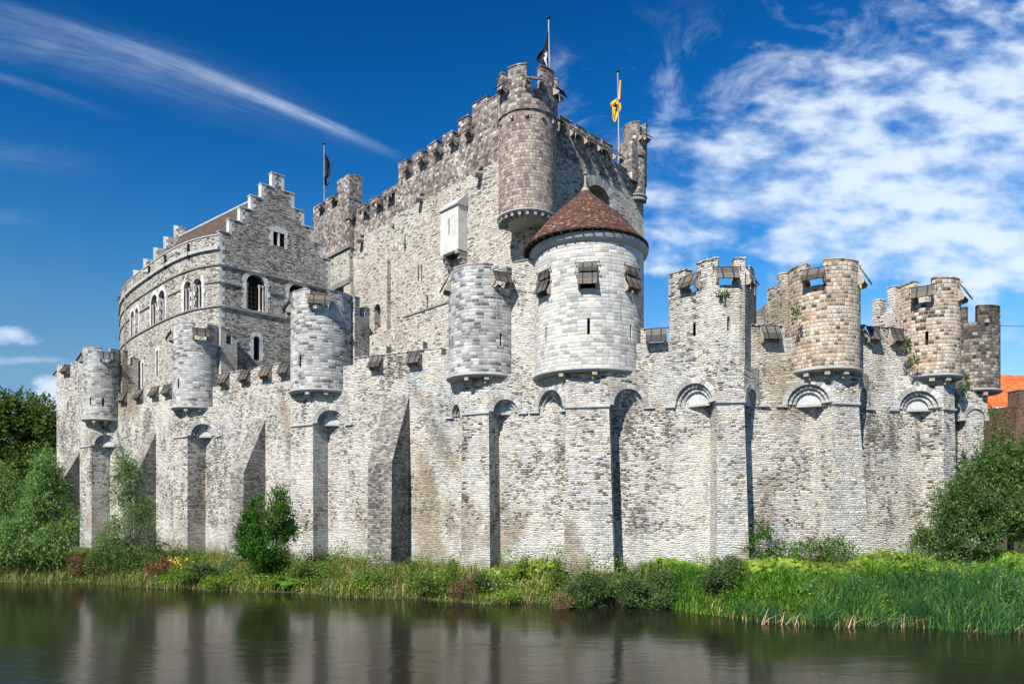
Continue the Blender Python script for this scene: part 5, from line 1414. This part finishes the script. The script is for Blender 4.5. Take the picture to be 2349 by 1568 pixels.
def leaf_quads(pos, d, L, Wd, flat=0.0):
    """rhombic leaves at pos pointing along d"""
    n = len(pos); d = unit(d)
    r = unit(rng.normal(size=(n, 3)) + np.array([0, 0, flat])); side = unit(np.cross(d, r))
    L = np.asarray(L).reshape(-1, 1) * rng.uniform(0.7, 1.25, (n, 1)); Wd = np.asarray(Wd).reshape(-1, 1) * rng.uniform(0.8, 1.2, (n, 1))
    m = pos + d * L * 0.45
    v = np.stack([pos, m + side * Wd / 2, pos + d * L, m - side * Wd / 2], 1)
    return v.reshape(-1, 3)
def twig_leaves(blobs, ntw, per, tw_len, L, Wd, droop=0.0, up=0.3, shell=0.55, gap=0.25, seed=0, spread=0.8):
    """blobs: (cx,cy,cz,rx,ry,rz); twigs grow outwards from points inside them, leaves along each twig"""
    B = np.array(blobs, float); vol = B[:, 3] * B[:, 4] * B[:, 5]; vol = vol ** 0.75
    k = rng.choice(len(B), ntw, p=vol / vol.sum())
    dirs = unit(rng.normal(size=(ntw, 3))); rad = shell + (1 - shell) * rng.random((ntw, 1)) ** 0.7
    rad = rad * (1 + 0.22 * np.sin(dirs[:, :1] * 5.1 + B[k, :1] * 3 + seed) * np.cos(dirs[:, 2:3] * 6.3 + seed * 1.7) + 0.12 * np.sin(dirs[:, 1:2] * 13 + dirs[:, 2:3] * 9))
    p0 = B[k, :3] + dirs * rad * B[k, 3:]
    # gaps: drop twigs in pockets
    nz = np.sin(p0[:, 0] * 2.3 / spread + seed) * np.sin(p0[:, 1] * 2.7 / spread + 1.3 * seed) * np.sin(p0[:, 2] * 2.9 / spread + 0.7)
    keep = nz > -1 + 2 * gap * rng.random(ntw) * 1.4
    p0, dirs = p0[keep], dirs[keep]; n = len(p0)
    td = unit(dirs * 0.9 + rng.normal(size=(n, 3)) * 0.45 + np.array([0, 0, up]))
    out = []; dd = []
    s = np.linspace(0.1, 1, per)
    for t in s:
        pt = p0 + td * tw_len * t + np.array([0, 0, -droop]) * (t ** 2) * tw_len
        out.append(pt + rng.normal(size=(n, 3)) * L * 0.12)
        dd.append(unit(td + np.array([0, 0, -droop * 2 * t]) + rng.normal(size=(n, 3)) * 0.75))
    return leaf_quads(np.concatenate(out), np.concatenate(dd), L, Wd)
def limbs(mb, base, tips, r0, n=7, wob=0.25):
    for tip in tips:
        b = Vector(base); t = Vector(tip); prev = b; L = (t - b).length
        for i in range(1, 5):
            s = i / 4; q = b.lerp(t, s) + Vector((random.gauss(0, wob), random.gauss(0, wob), 0)) * (1 if i < 4 else 0) * s * 0.5
            mb.tube(prev, q, r0 * (1 - (i - 1) / 4.3), r0 * (1 - i / 4.3), n); prev = q
def plant(name, label, cat, u, d, blobs, leaf, ntw, per, tw, L, Wd, trunk=None, group=None, gz=None, **kw):
    """blobs relative to the base; trunk: radius or None"""
    q = P(u, d); z = ground_z(q.x, q.y) if gz is None else gz
    g = thing(name, label, cat, (q.x, q.y, z - 0.05), group)
    quads_mesh('crown', twig_leaves(blobs, ntw, per, tw, L, Wd, seed=u * 0.01, **kw), 4, leaf, g)
    mb = MB(); tips = [(b[0], b[1], b[2] + 0.3 * b[5]) for b in blobs]
    blobs_all = blobs
    if len(blobs) > 12: blobs = rnd.sample(blobs, 12)
    tips = [(b[0], b[1], b[2] + 0.3 * b[5]) for b in blobs]
    if trunk: 
        zz = min(b[2] for b in blobs) * 0.6
        mb.tube((0, 0, -0.2), (0, 0, zz), trunk * 1.25, trunk, 9); limbs(mb, (0, 0, zz - 0.1), tips, trunk * 0.6)
        for b in blobs:
            for _ in range(4):
                dv = np.array(random.choices([-1, 1], k=3)) * 0.55 * np.array(b[3:]); limbs(mb, (b[0], b[1], b[2] - 0.4 * b[5]), [(b[0] + dv[0] * random.random(), b[1] + dv[1] * random.random(), b[2] + abs(dv[2]))], trunk * 0.22, 5, 0.1)
        o = mb.build('trunk', 'bark', None)
    else:
        limbs(mb, (0, 0, 0), tips + [(b[0] + random.uniform(-.5, .5) * b[3], b[1], b[2] + 0.5 * b[5]) for b in blobs], 0.03, 5, 0.1); o = mb.build('stem', 'bark', None)
    o.parent = g
    return g
random.seed(21)
rnd = random.Random(5)
def plumes(h, r, n, w=0.42, tall=0.95, lean=0.75, dx=0.0):
    """upright feathery plumes that lean out from one root: narrow where they end high, wide low down"""
    B = [(dx, 0, h * 0.9, 0.22, 0.22, h * 0.1), (dx * 0.7, 0, h * 0.7, 0.32, 0.32, h * 0.13)]
    for i in range(n):
        a = rnd.uniform(0, 2 * PI); k = rnd.random() ** 0.6; top = h * (1 - lean * k) * rnd.uniform(0.75, 1.0)
        rr = r * k; zc = max(tall * 0.6, top - tall * 0.6)
        B.append((rr * math.cos(a) + dx * zc / h, rr * math.sin(a) * 0.75, zc, w * rnd.uniform(0.7, 1.3), w * rnd.uniform(0.7, 1.2), tall * rnd.uniform(0.6, 1.2)))
    return B
def clumps(blobs, n, f=0.36):
    """replace a few big ellipsoids by many small uneven ones that fill them"""
    out = []
    for b in blobs:
        for i in range(n):
            d = Vector((rnd.gauss(0, 1), rnd.gauss(0, 1), rnd.gauss(0, 1))).normalized() * (0.35 + 0.6 * rnd.random() ** 0.5)
            g_ = f * rnd.uniform(0.6, 1.35); z = max(b[2] + d.z * b[5], g_ * b[5] * 0.8)
            out.append((b[0] + d.x * b[3], b[1] + d.y * b[4], z, b[3] * g_, b[4] * g_, b[5] * g_))
    return out
# left: dark tree far behind the wall's end
plant('broadleaf_tree', 'dark green broadleaf tree rising behind the willows at the far left', 'tree', 30, 84, clumps([(-4.5, 0, 9, 5, 4, 5.5), (-0.5, 0, 14.5, 4.0, 3.5, 4.2), (3.2, 0, 11.2, 3.4, 3, 4.4), (2.2, -1, 6.5, 3.6, 3, 3.8), (-3, -2, 5.0, 4, 3, 3.5), (-7, 0, 14.5, 3.8, 3, 4.0)], 13), 'leaf_dark', 10500, 7, 0.85, 0.34, 0.19, trunk=0.45, gz=0.8, gap=0.2, spread=2.2, droop=0.1, shell=0.35)
plant('broadleaf_tree', 'lower dark tree in front of the far roof, left of the wall corner', 'tree', 108, 84, clumps([(0, 0, 5.0, 2.6, 2, 3.4), (-1.0, 0, 9.0, 2.0, 1.5, 2.6)], 11), 'leaf_dark', 3000, 7, 0.7, 0.30, 0.17, trunk=0.2, gz=0.8, gap=0.3, spread=1.6, shell=0.3)
# left willows by the water
WL = dict(droop=0.55, up=0.75, shell=0.15)
plant('willow_tree', 'taller feathery willow by the water, right of the two at the left edge', 'tree', 100, 46.5, plumes(8.9, 2.4, 34, 0.5, 1.0, 0.72), 'leaf_willow', 4300, 9, 0.8, 0.20, 0.048, trunk=0.10, gap=0.15, spread=0.7, **WL)
plant('willow_tree', 'broad feathery willow by the water at the left edge of the picture', 'tree', 8, 46.0, plumes(7.6, 2.6, 36, 0.55, 1.0, 0.66), 'leaf_willow', 4300, 9, 0.8, 0.20, 0.048, trunk=0.10, gap=0.15, spread=0.7, **WL)
plant('willow_sapling', 'slender willow sapling with an airy pointed crown beside the second tower from the left', 'tree', 303, 45.2, plumes(9.5, 1.75, 24, 0.36, 0.8, 0.82, -0.5), 'leaf_silver', 2100, 9, 0.75, 0.18, 0.042, trunk=0.07, gap=0.2, spread=0.55, **WL)
plant('osier_bush', 'low spreading willow bush at the waterline left of the slender sapling', 'shrub', 262, 44.2, plumes(2.6, 1.7, 12, 0.4, 0.6, 0.5), 'leaf_osier', 900, 8, 0.5, 0.15, 0.04, gap=0.15, **WL)
plant('leafy_shrub', 'tall glossy dark green twin-peaked shrub at the foot of the third tower', 'shrub', 612, 41.2, clumps([(0, 0, 1.3, 1.35, 1.1, 1.2), (-0.85, 0, 2.9, 0.6, 0.6, 1.3), (0.75, 0, 3.2, 0.65, 0.7, 1.4)], 9, 0.32) + [(0.75, 0, 4.75, 0.22, 0.2, 0.6), (-0.55, 0, 4.35, 0.2, 0.2, 0.5), (-1.25, 0, 3.4, 0.2, 0.2, 0.5), (1.25, 0, 3.9, 0.16, 0.16, 0.5), (0.2, 0, 4.3, 0.14, 0.14, 0.5), (-0.9, 0, 3.95, 0.12, 0.12, 0.5), (1.5, 0, 2.8, 0.18, 0.18, 0.45), (-1.5, 0, 2.4, 0.16, 0.16, 0.5), (0.95, 0, 4.5, 0.12, 0.12, 0.5)], 'leaf_green', 2700, 8, 0.45, 0.17, 0.065, trunk=0.06, gap=0.1, spread=0.5, up=0.8, shell=0.2)
# rounded hedge-like shrub, dead bush, darker bush
plant('rounded_shrub', 'wide rounded grey-green shrub at the water below the cone-roofed tower', 'shrub', 1412, 33.6, clumps([(-1.4, 0, 0.95, 1.15, 1.0, 0.85), (0.2, 0, 1.0, 1.4, 1.1, 0.9), (1.6, 0, 0.95, 1.15, 1.0, 0.9), (-2.2, 0.2, 0.6, 0.7, 0.8, 0.6), (2.4, 0, 0.75, 0.6, 0.8, 0.7)], 17, 0.3), 'leaf_hedge', 8800, 6, 0.22, 0.075, 0.045, gap=0.1, up=0.5, shell=0.5)
plant('dead_bush', 'small dry orange-brown bush at the water left of the rounded shrub', 'shrub', 1292, 32.9, [(0, 0, 0.35, 0.42, 0.35, 0.4)], 'leaf_dry', 380, 6, 0.22, 0.06, 0.02, gap=0.2, shell=0.4, gz=0.05)
plant('low_shrub', 'low dark green bush among lime leaves right of the rounded shrub', 'shrub', 1664, 32.2, clumps([(0, 0, 0.7, 0.9, 0.7, 0.65), (0.4, 0, 1.05, 0.5, 0.5, 0.45), (-0.7, 0, 0.5, 0.6, 0.6, 0.45)], 9, 0.36), 'leaf_hedge', 2300, 6, 0.22, 0.075, 0.045, gap=0.15, shell=0.6)
plant('butterfly_bush', 'arching bush with purple flowers against the wall right of the angular tower', 'shrub', 1790, 34.6, [(-0.9, 0, 1.2, 0.7, 0.6, 1.0), (-1.05, 0, 1.9, 0.35, 0.35, 0.7), (0.3, 0, 0.8, 0.9, 0.6, 0.7), (1.6, 0, 0.85, 0.9, 0.6, 0.7), (2.8, 0, 0.9, 0.8, 0.6, 0.7)], 'leaf_green', 1500, 7, 0.45, 0.14, 0.045, gap=0.45, up=0.5, droop=0.3, shell=0.3, spread=0.5)
plant('rusty_shrub', 'low reddish-brown shrub on the bank below the fourth tower', 'shrub', 1072, 35.4, [(0, 0, 0.6, 0.55, 0.4, 0.6), (-0.6, 0.2, 0.4, 0.4, 0.4, 0.4)], 'leaf_rust', 520, 6, 0.25, 0.08, 0.035, gap=0.3, shell=0.3)
for i, (u, d, w, h, lf, lab) in enumerate((
    (205, 45.0, 1.0, 1.6, 'leaf_rust', 'reddish-brown bush at the waterline between the left willow and the osier bush'),
    (372, 42.6, 0.9, 1.5, 'leaf_rust', 'brownish bush at the waterline right of the slender sapling'),
    (425, 41.4, 1.1, 1.5, 'leaf_weed', 'green bush below the yellow flowers'),
    (500, 41.0, 1.2, 1.7, 'leaf_hedge', 'grey-brown twiggy bush between the yellow flowers and the twin-peaked shrub'),
    (505, 39.9, 0.8, 0.9, 'leaf_lime', 'bright yellow-green bush at the waterline left of the twin-peaked shrub'),
    (720, 40.0, 1.3, 1.5, 'leaf_weed', 'mixed green bush on the bank just right of the twin-peaked shrub'),
    (850, 38.0, 1.0, 1.1, 'leaf_weed', 'low green bush on the bank below the right-hand buttress'),
    (1000, 36.4, 1.1, 1.5, 'leaf_weed', 'green bush on the bank left of the rusty shrub'),
    (1120, 35.6, 0.8, 1.0, 'leaf_hedge', 'dark low bush just right of the rusty shrub'),
    (1180, 34.9, 0.9, 0.6, 'leaf_lime', 'low yellow-green leafy patch at the waterline left of the dead bush'))):
    plant('wild_bush', lab, 'bush', u, d, clumps([(0, 0, h * 0.45, w, 0.7, h * 0.42)], 9, 0.36), lf, int(330 * w * h), 7, 0.3, 0.11, 0.05, gap=0.15, up=0.6, shell=0.2, group='wild bushes along the bank')
for u, d, h, lab in ((1035, 36.2, 1.9, 'tallest leafy weed standing on the bank left of the fourth tower pier'), (946, 37.5, 1.7, 'leafy weed against the foot of the third buttress'), (1277, 36.0, 1.6, 'upright leafy weed left of the rounded shrub'), (1200, 37.6, 1.0, 'small leafy weed against the wall between the fourth tower and the wide tower'), (830, 38.6, 1.0, 'leafy weed on the bank right of the third tower pier')):
    plant('tall_weed', lab, 'plant', u, d, [(0, 0, h * 0.35, 0.30, 0.25, h * 0.3), (0.05, 0, h * 0.72, 0.16, 0.16, h * 0.26)], 'leaf_weed', int(170 * h), 6, 0.24, 0.11, 0.045, gap=0.2, up=0.8, shell=0.2, group='tall weeds along the bank')
# right side
plant('willow_tree', 'silvery willow overhanging the reeds at the right edge', 'tree', 2318, 35.0, plumes(8.0, 2.6, 40, 0.45, 1.05, 0.6, -0.9) + plumes(7.2, 1.6, 18, 0.42, 0.95, 0.5, 1.5), 'leaf_osier', 5600, 9, 0.75, 0.18, 0.05, trunk=0.13, gap=0.25, up=0.75, droop=0.4, shell=0.15, spread=0.7)
plant('leafy_shrub', 'dark leafy shrub in front of the right willow, beside the slim buff tower foot', 'shrub', 2205, 33.0, clumps([(0, 0, 1.5, 1.4, 1.1, 1.4), (0.5, 0, 3.2, 0.8, 0.7, 1.1), (1.3, 0, 2.3, 1.0, 1, 1.5), (-1.4, 0, 1.1, 0.7, 0.7, 0.9)], 9, 0.34) + [(-1.05, 0, 2.9, 0.2, 0.2, 0.9), (-0.45, 0, 3.3, 0.2, 0.2, 0.8), (0.2, 0, 4.2, 0.2, 0.2, 0.7), (-1.6, 0, 2.0, 0.2, 0.2, 0.7)], 'leaf_hedge', 3300, 8, 0.42, 0.14, 0.055, trunk=0.05, gap=0.15, up=0.7, shell=0.2, spread=0.5)
plant('evergreen_tree', 'dark evergreen standing behind the right willow before the orange-roofed house', 'tree', 2366, 52, [(0, 0, 3.5, 2.0, 1.8, 3.2), (0.4, 0, 6.2, 1.4, 1.4, 2.0), (1, 0, 5, 1.6, 1.6, 2.6)], 'leaf_dark', 2600, 7, 0.6, 0.2, 0.09, trunk=0.2, gap=0.2, shell=0.4)
# bare-branched tree in front of the orange roof
q = P(2306, 50); g = thing('sparse_tree', 'sparsely leaved brown tree with bare twigs in front of the orange-roofed house', 'tree', (q.x, q.y, 2.5))
mb = MB(); mb.tube((0, 0, -0.5), (0.1, 0, 5.5), 0.16, 0.1, 8)
tips = []
for i in range(16):
    a = random.uniform(0, 2 * PI); r_ = random.uniform(0.4, 1.3); tip = (0.1 + r_ * math.cos(a), r_ * math.sin(a), random.uniform(6.0, 9.0)); tips.append(tip); limbs(mb, (0.1, 0, random.uniform(3.5, 5.5)), [tip], 0.05, 5, 0.25)
mb.build('trunk', 'bark', None).parent = g
quads_mesh('crown', twig_leaves([(t[0], t[1], t[2], 0.4, 0.4, 0.4) for t in tips], 260, 5, 0.25, 0.12, 0.06, shell=0.2), 4, 'leaf_rust', g)
# ivy tufts rooted in the masonry
def ivy(u, d, w, h, n, lab, name='ivy_clump', off=None):
    q = P(u, d); z = Z(off, d)
    B = [(0, 0, 0, w, 0.12, h)]
    o = quads_mesh(name, twig_leaves(B, n, 5, 0.16, 0.1, 0.07, shell=0.1, gap=0.3, spread=0.3), 4, 'leaf_ivy', None, (q.x, q.y, z))
    tag(o, lab, 'plant', 'small plants rooted in the masonry')
ivy(799, 45.6, 0.2, 0.38, 60, 'yellow-green plant sprouting between turret and merlons of the third tower', off=692)
ivy(2081, 37.1, 0.16, 0.4, 60, 'ivy tuft high on the left edge of the slimmer buff tower', off=792)
ivy(2100, 36.9, 0.14, 0.3, 40, 'ivy tuft lowest on the slimmer buff tower', off=828)
ivy(2215, 38.4, 0.16, 0.8, 70, 'long ivy strand hanging between the slimmer buff tower and the sooty tower', off=885)
ivy(1655, 34.8, 0.3, 0.14, 40, 'small green plants under the middle shutter of the angular tower', off=675)
ivy(1826, 35.1, 0.14, 0.34, 34, 'small ivy tuft on the upper left of the full buff tower', off=715)
ivy(276, 69.2, 0.25, 0.7, 50, 'ivy on the left edge of the curved hall wall', off=690)

# ---- bank cover: blades and leaves scattered over the ground
def bank_points(n, x0, x1, s0, s1, power=1.0):
    x = rng.uniform(x0, x1, n); s = s0 + (s1 - s0) * rng.random(n) ** power
    y = np.array([shore(a) for a in x]) + s
    z = np.array([ground_z(a, b) for a, b in zip(x, y)])
    return np.stack([x, y, z], 1)
def front_of_wall(p, margin=0.1):
    """keep only points outside the castle"""
    wl = np.array([(q.x, q.y) for q in WP[1:]]); x = p[:, 0]
    yy = np.interp(x, wl[:17, 0], wl[:17, 1])
    return p[(p[:, 1] < yy - margin)]
def blades(p, h, w, lean=0.35, bend=0.5, hn=True):
    n = len(p); a = rng.uniform(0, 2 * PI, n); ln = rng.normal(0, lean, n)
    hh = np.asarray(h).reshape(-1) * rng.uniform(0.55, 1.25, n)
    d = np.stack([np.cos(a) * ln, np.sin(a) * ln, np.ones(n)], 1)
    sd = np.stack([-np.sin(a + 0.6), np.cos(a + 0.6), np.zeros(n)], 1) * (w / 2) * rng.uniform(0.7, 1.3, (n, 1))
    mid = p + d * (hh * 0.55)[:, None]; tip = p + d * hh[:, None] * np.array([1 + bend, 1 + bend, 0.92]) + np.stack([np.cos(a), np.sin(a), np.zeros(n)], 1) * (hh * bend * 0.3)[:, None]
    v = np.stack([p - sd, p + sd, mid + sd * 0.8, tip, mid - sd * 0.8], 1)
    return v.reshape(-1, 3)
def hmod(p, a=1.3, b=0.35):
    return 1 + b * np.sin(p[:, 0] * a + 1) * np.sin(p[:, 1] * a * 1.3) + b * 0.7 * np.sin(p[:, 0] * a * 2.7 + 2) + b * 0.6 * np.sin(p[:, 0] * 0.47)
p = front_of_wall(bank_points(56000, -50, 34, -0.35, 9.0, 0.9))
tag(quads_mesh('bank_grass', blades(p, 0.50 * hmod(p), 0.035), 5, 'grass'), 'mixed wild grass covering the whole bank at the foot of the walls', 'grass', kind='stuff')
p = front_of_wall(bank_points(7500, -48, 24, 0.0, 7.0)); hm = hmod(p, 0.9, 0.7); p = p[hm > 0.75]; hm = hm[hm > 0.75]
k = len(p); rep_ = 9
pp = np.repeat(p, rep_, 0); s_ = rng.random((len(pp), 1)); hh = np.repeat(hm, rep_)[:, None] * 0.8
pos = pp + np.concatenate([rng.normal(0, 0.13, (len(pp), 2)), s_ * hh], 1)
tag(quads_mesh('wild_weeds', leaf_quads(pos, unit(rng.normal(size=(len(pp), 3)) + np.array([0, 0, 0.6])), 0.12, 0.055), 4, 'leaf_weed'), 'tangle of leafy weeds scattered over the bank', 'weeds', kind='stuff')
# yellow-green leaves low along the water on the left half
p = np.concatenate([front_of_wall(bank_points(230, a, b, 0.1, 2.8)) for a, b in ((-21.5, -19.0), (-18.5, -15.5), (-15.2, -13.2), (-12.8, -11.0), (-4.5, -2.5), (-1.8, 2.2), (-9.5, -7.5))])
pp = np.repeat(p, 4, 0); pos = pp + np.concatenate([rng.normal(0, 0.12, (len(pp), 2)), rng.uniform(0.1, 0.6, (len(pp), 1))], 1)
tag(quads_mesh('yellow_green_undergrowth', leaf_quads(pos, unit(rng.normal(size=(len(pp), 3)) + np.array([0, -0.4, 0.4])), 0.12, 0.08), 4, 'leaf_lime'), 'yellow-green undergrowth in patches along the left and middle waterline', 'undergrowth', kind='stuff')
# broad lime leaves at the foot of the right-hand wall
p = np.concatenate([front_of_wall(bank_points(5200, 7.5, 25.0, 2.8, 7.5), 0.3), front_of_wall(bank_points(420, -1.5, 5.5, 2.0, 3.6), 0.3)])
pos = p + np.stack([np.zeros(len(p)), np.zeros(len(p)), 0.32 + 0.2 * np.sin(p[:, 0] * 1.1) + rng.uniform(-0.25, 0.2, len(p))], 1)
def pads(pos, r):
    n = len(pos); a = np.linspace(0, 2 * PI, 7)[:-1]
    nr = unit(rng.normal(size=(n, 3)) * 0.45 + np.array([-0.15, -0.55, 1.0])); t = unit(np.cross(nr, np.array([1.0, 0.2, 0]))); b = np.cross(nr, t)
    rr = r * rng.uniform(0.6, 1.3, (n, 1))
    return np.stack([pos + t * rr * math.cos(x) + b * rr * math.sin(x) for x in a], 1).reshape(-1, 3)
tag(quads_mesh('broad_lime_leaves', pads(pos, 0.13), 6, 'leaf_lime'), 'carpet of broad lime-green leaves at the foot of the right-hand walls', 'ground cover', kind='stuff')
p = bank_points(70, -13.6, -12.3, 0.0, 1.2); pos = p + np.array([0, 0, 1]) * rng.uniform(0.15, 0.5, (len(p), 1))
bo = quads_mesh('burdock_plant', pads(pos - np.array([-13.0, 38.5, 0.2]), 0.24), 6, 'leaf_green', None, (-13.0, 38.5, 0.2)); tag(bo, 'big-leaved bright green plant at the waterline below the twin-peaked shrub', 'plant')
# sedge and reeds
p = np.concatenate([bank_points(14000, 6.9, 20.0, -0.4, 3.2, 1.0), bank_points(5000, 18.0, 29.0, 2.0, 5.5, 1.0)])
tag(quads_mesh('sedge_bed', blades(p, 0.68 * hmod(p, 1.1, 0.35), 0.045, 0.4, 0.9), 5, 'sedge'), 'bed of bright green sedge on the bank right of the rounded shrub', 'sedge', kind='stuff')
p = np.concatenate([bank_points(1500, 9.5, 13.5, -0.8, 0.2), bank_points(3200, 13.0, 18.0, -1.0, 1.6), bank_points(7500, 17.0, 27.0, -1.3, 2.5)])
cl = np.sin(p[:, 0] * 3.1) + np.sin(p[:, 0] * 7.3 + p[:, 1] * 3) ; p = p[cl > -0.75]
tag(quads_mesh('reed_bed', blades(p, np.interp(p[:, 0], [9, 14, 18, 27], [0.75, 1.0, 1.3, 1.45]) * hmod(p, 1.1, 0.12), 0.042, 0.14, 0.9), 5, 'reed'), 'bed of tall blue-green reeds standing in the water at the right', 'reeds', kind='stuff')
p = bank_points(420, 9.0, 27.0, -1.6, 0.3); p[:, 2] = np.maximum(p[:, 2], -0.05)
tag(quads_mesh('dead_reeds', blades(p, 0.6, 0.035, 0.8, 0.6), 5, 'straw'), 'broken straw-coloured dead reed stalks at the foot of the reeds', 'dead reeds', kind='stuff')
p = front_of_wall(bank_points(2600, -46, 8, 0.0, 5.0)); p = p[np.sin(p[:, 0] * 1.9) > 0.2]
tag(quads_mesh('dry_grass', blades(p, 0.85, 0.03, 0.3, 0.5), 5, 'straw'), 'dry straw-coloured grass stems standing among the green bank grass', 'dry grass', kind='stuff')
# flowers
def flowers(name, u, d, n, w, h0, h1, mat, lab, r=0.06):
    q = P(u, d); z = ground_z(q.x, q.y); pos = np.stack([rng.normal(0, w, n), rng.normal(0, 0.3, n), rng.uniform(h0, h1, n)], 1)
    o = quads_mesh(name, np.concatenate([pads(pos + rng.normal(0, 0.05, pos.shape), r) for _ in range(3)]), 6, mat, None, (q.x, q.y, z)); tag(o, lab, 'flowers')
flowers('yellow_flowers', 404, 41.2, 22, 0.42, 1.1, 1.75, 'flower', 'cluster of yellow flowers on the bank between sapling and twin-peaked shrub', 0.038)
flowers('purple_flowers', 1830, 33.9, 40, 1.3, 0.6, 1.6, 'purple', 'scattered purple blossoms on the arching bush right of the angular tower', 0.035)
# waterside stones
# ------------------------------------------------------------------ neighbouring buildings
hs_ = thing('orange_roofed_house', 'cream-walled house with a bright orange tiled roof behind the trees at the far right', 'house', (P(2330, 62).x, 62, 2.0))
f = Fr(P(2279, 62), V(1, 0.12)); 
mb = MB(); fbox(mb, f, 0, 9, -7, 0, 1.5, 13.8); mb.build('wall', 'render', hs_)
mb = MB(); vs = [f.at(-0.3, 0.35, 13.6), f.at(9.3, 0.35, 13.6), f.at(9.3, -3.5, 17.3), f.at(-0.3, -3.5, 17.3), f.at(-0.3, -7.35, 13.6), f.at(9.3, -7.35, 13.6)]
mb.add(vs, [(0, 1, 2, 3), (3, 2, 5, 4), (0, 3, 4), (1, 5, 2), (0, 4, 5, 1)]); mb.build('tiled_roof', 'tiles_orange', hs_)
mb = MB(); fbox(mb, f, -0.35, 9.35, 0.30, 0.48, 13.5, 13.65); mb.build('gutter', 'white', hs_)
mb = MB(); fbox(mb, f, 0.9, 2.1, -0.1, 0.05, 10.6, 12.3); wd_ = mb.build('window', 'slot', hs_)
mb = MB(); fbox(mb, f, 0.8, 0.9, -0.1, 0.09, 10.5, 12.4); fbox(mb, f, 2.1, 2.2, -0.1, 0.09, 10.5, 12.4); fbox(mb, f, 0.9, 2.1, -0.1, 0.09, 12.3, 12.4); fbox(mb, f, 0.9, 2.1, -0.1, 0.09, 10.5, 10.6); fbox(mb, f, 1.46, 1.54, -0.1, 0.08, 10.6, 12.3); attach(mb.build('window_frame', 'white'), wd_)
b2 = thing('brick_house', 'dark brown brick house cut off by the right edge, in front of the orange roof', 'house', (P(2352, 56).x, 56, 2.0))
f = Fr(P(2331, 56), V(1, 0.1)); mb = MB(); fbox(mb, f, 0, 6, -4.5, 0, 1.5, 13.0); fbox(mb, f, 0.3, 1.8, -1.2, 0, 13.0, 14.2); mb.build('wall', 'brick', b2)
mb = MB(); fbox(mb, f, 0.25, 1.85, -1.25, 0.05, 14.2, 14.3); fbox(mb, f, -0.1, 6.1, -4.6, 0.1, 13.003, 13.15) if False else None; mb.build('coping', 'string', b2)
b3 = thing('distant_house', 'dark slate-roofed building half hidden behind the left trees', 'house', (P(100, 96).x, 96, 1.0))
f = Fr(P(40, 97), V(1, -0.05)); mb = MB(); fbox(mb, f, 0, 6.5, -8, 0, 0.5, 14.5); mb.build('wall', 'brick', b3)
mb = MB(); vs = [f.at(-0.3, 0.4, 14.3), f.at(6.8, 0.4, 14.3), f.at(6.8, -4, 18.3), f.at(-0.3, -4, 18.3), f.at(-0.3, -8.4, 14.3), f.at(6.8, -8.4, 14.3)]
mb.add(vs, [(0, 1, 2, 3), (3, 2, 5, 4), (0, 3, 4), (1, 5, 2), (0, 4, 5, 1)]); mb.build('slate_roof', 'string', b3)
mb = MB(); fbox(mb, f, 4.3, 5.3, -4.3, -3.6, 17.5, 19.0); mb.build('chimney', 'brick', b3)
# hedge masses closing the horizon both sides
def hedge(name, lab, x0, x1, y, h, n):
    xs = np.linspace(x0, x1, 9); B = [(x - (x0 + x1) / 2, 0, h * 0.5, (x1 - x0) / 9, 2.0, h * (0.5 + 0.12 * math.sin(x))) for x in xs]
    o = quads_mesh(name, twig_leaves(B, n, 5, 0.9, 0.5, 0.3, shell=0.5, gap=0.1), 4, 'leaf_dark', None, ((x0 + x1) / 2, y, 1.0)); tag(o, lab, 'trees', kind='stuff')
hedge('tree_line', 'mass of far dark trees low on the horizon at the left', -110, -58, 112, 9, 3500)
hedge('tree_line', 'mass of far dark trees low on the horizon at the right', 42, 90, 72, 8, 3000)
# thin cable running off to the right from the sooty tower
q0 = P(2284, 43); z0 = Z(746, 43); q1 = P(2520, 40); z1 = Z(716, 40)
mb = MB(); prev = None
for i in range(13):
    t = i / 12; c_ = (q0.x + (q1.x - q0.x) * t, q0.y + (q1.y - q0.y) * t, z0 + (z1 - z0) * t - 0.35 * math.sin(PI * t))
    if prev: mb.tube(prev, c_, 0.018, n=5)
    prev = c_
tag(mb.build('overhead_cable', 'iron'), 'thin dark cable running off to the right from the sooty tower', 'cable')
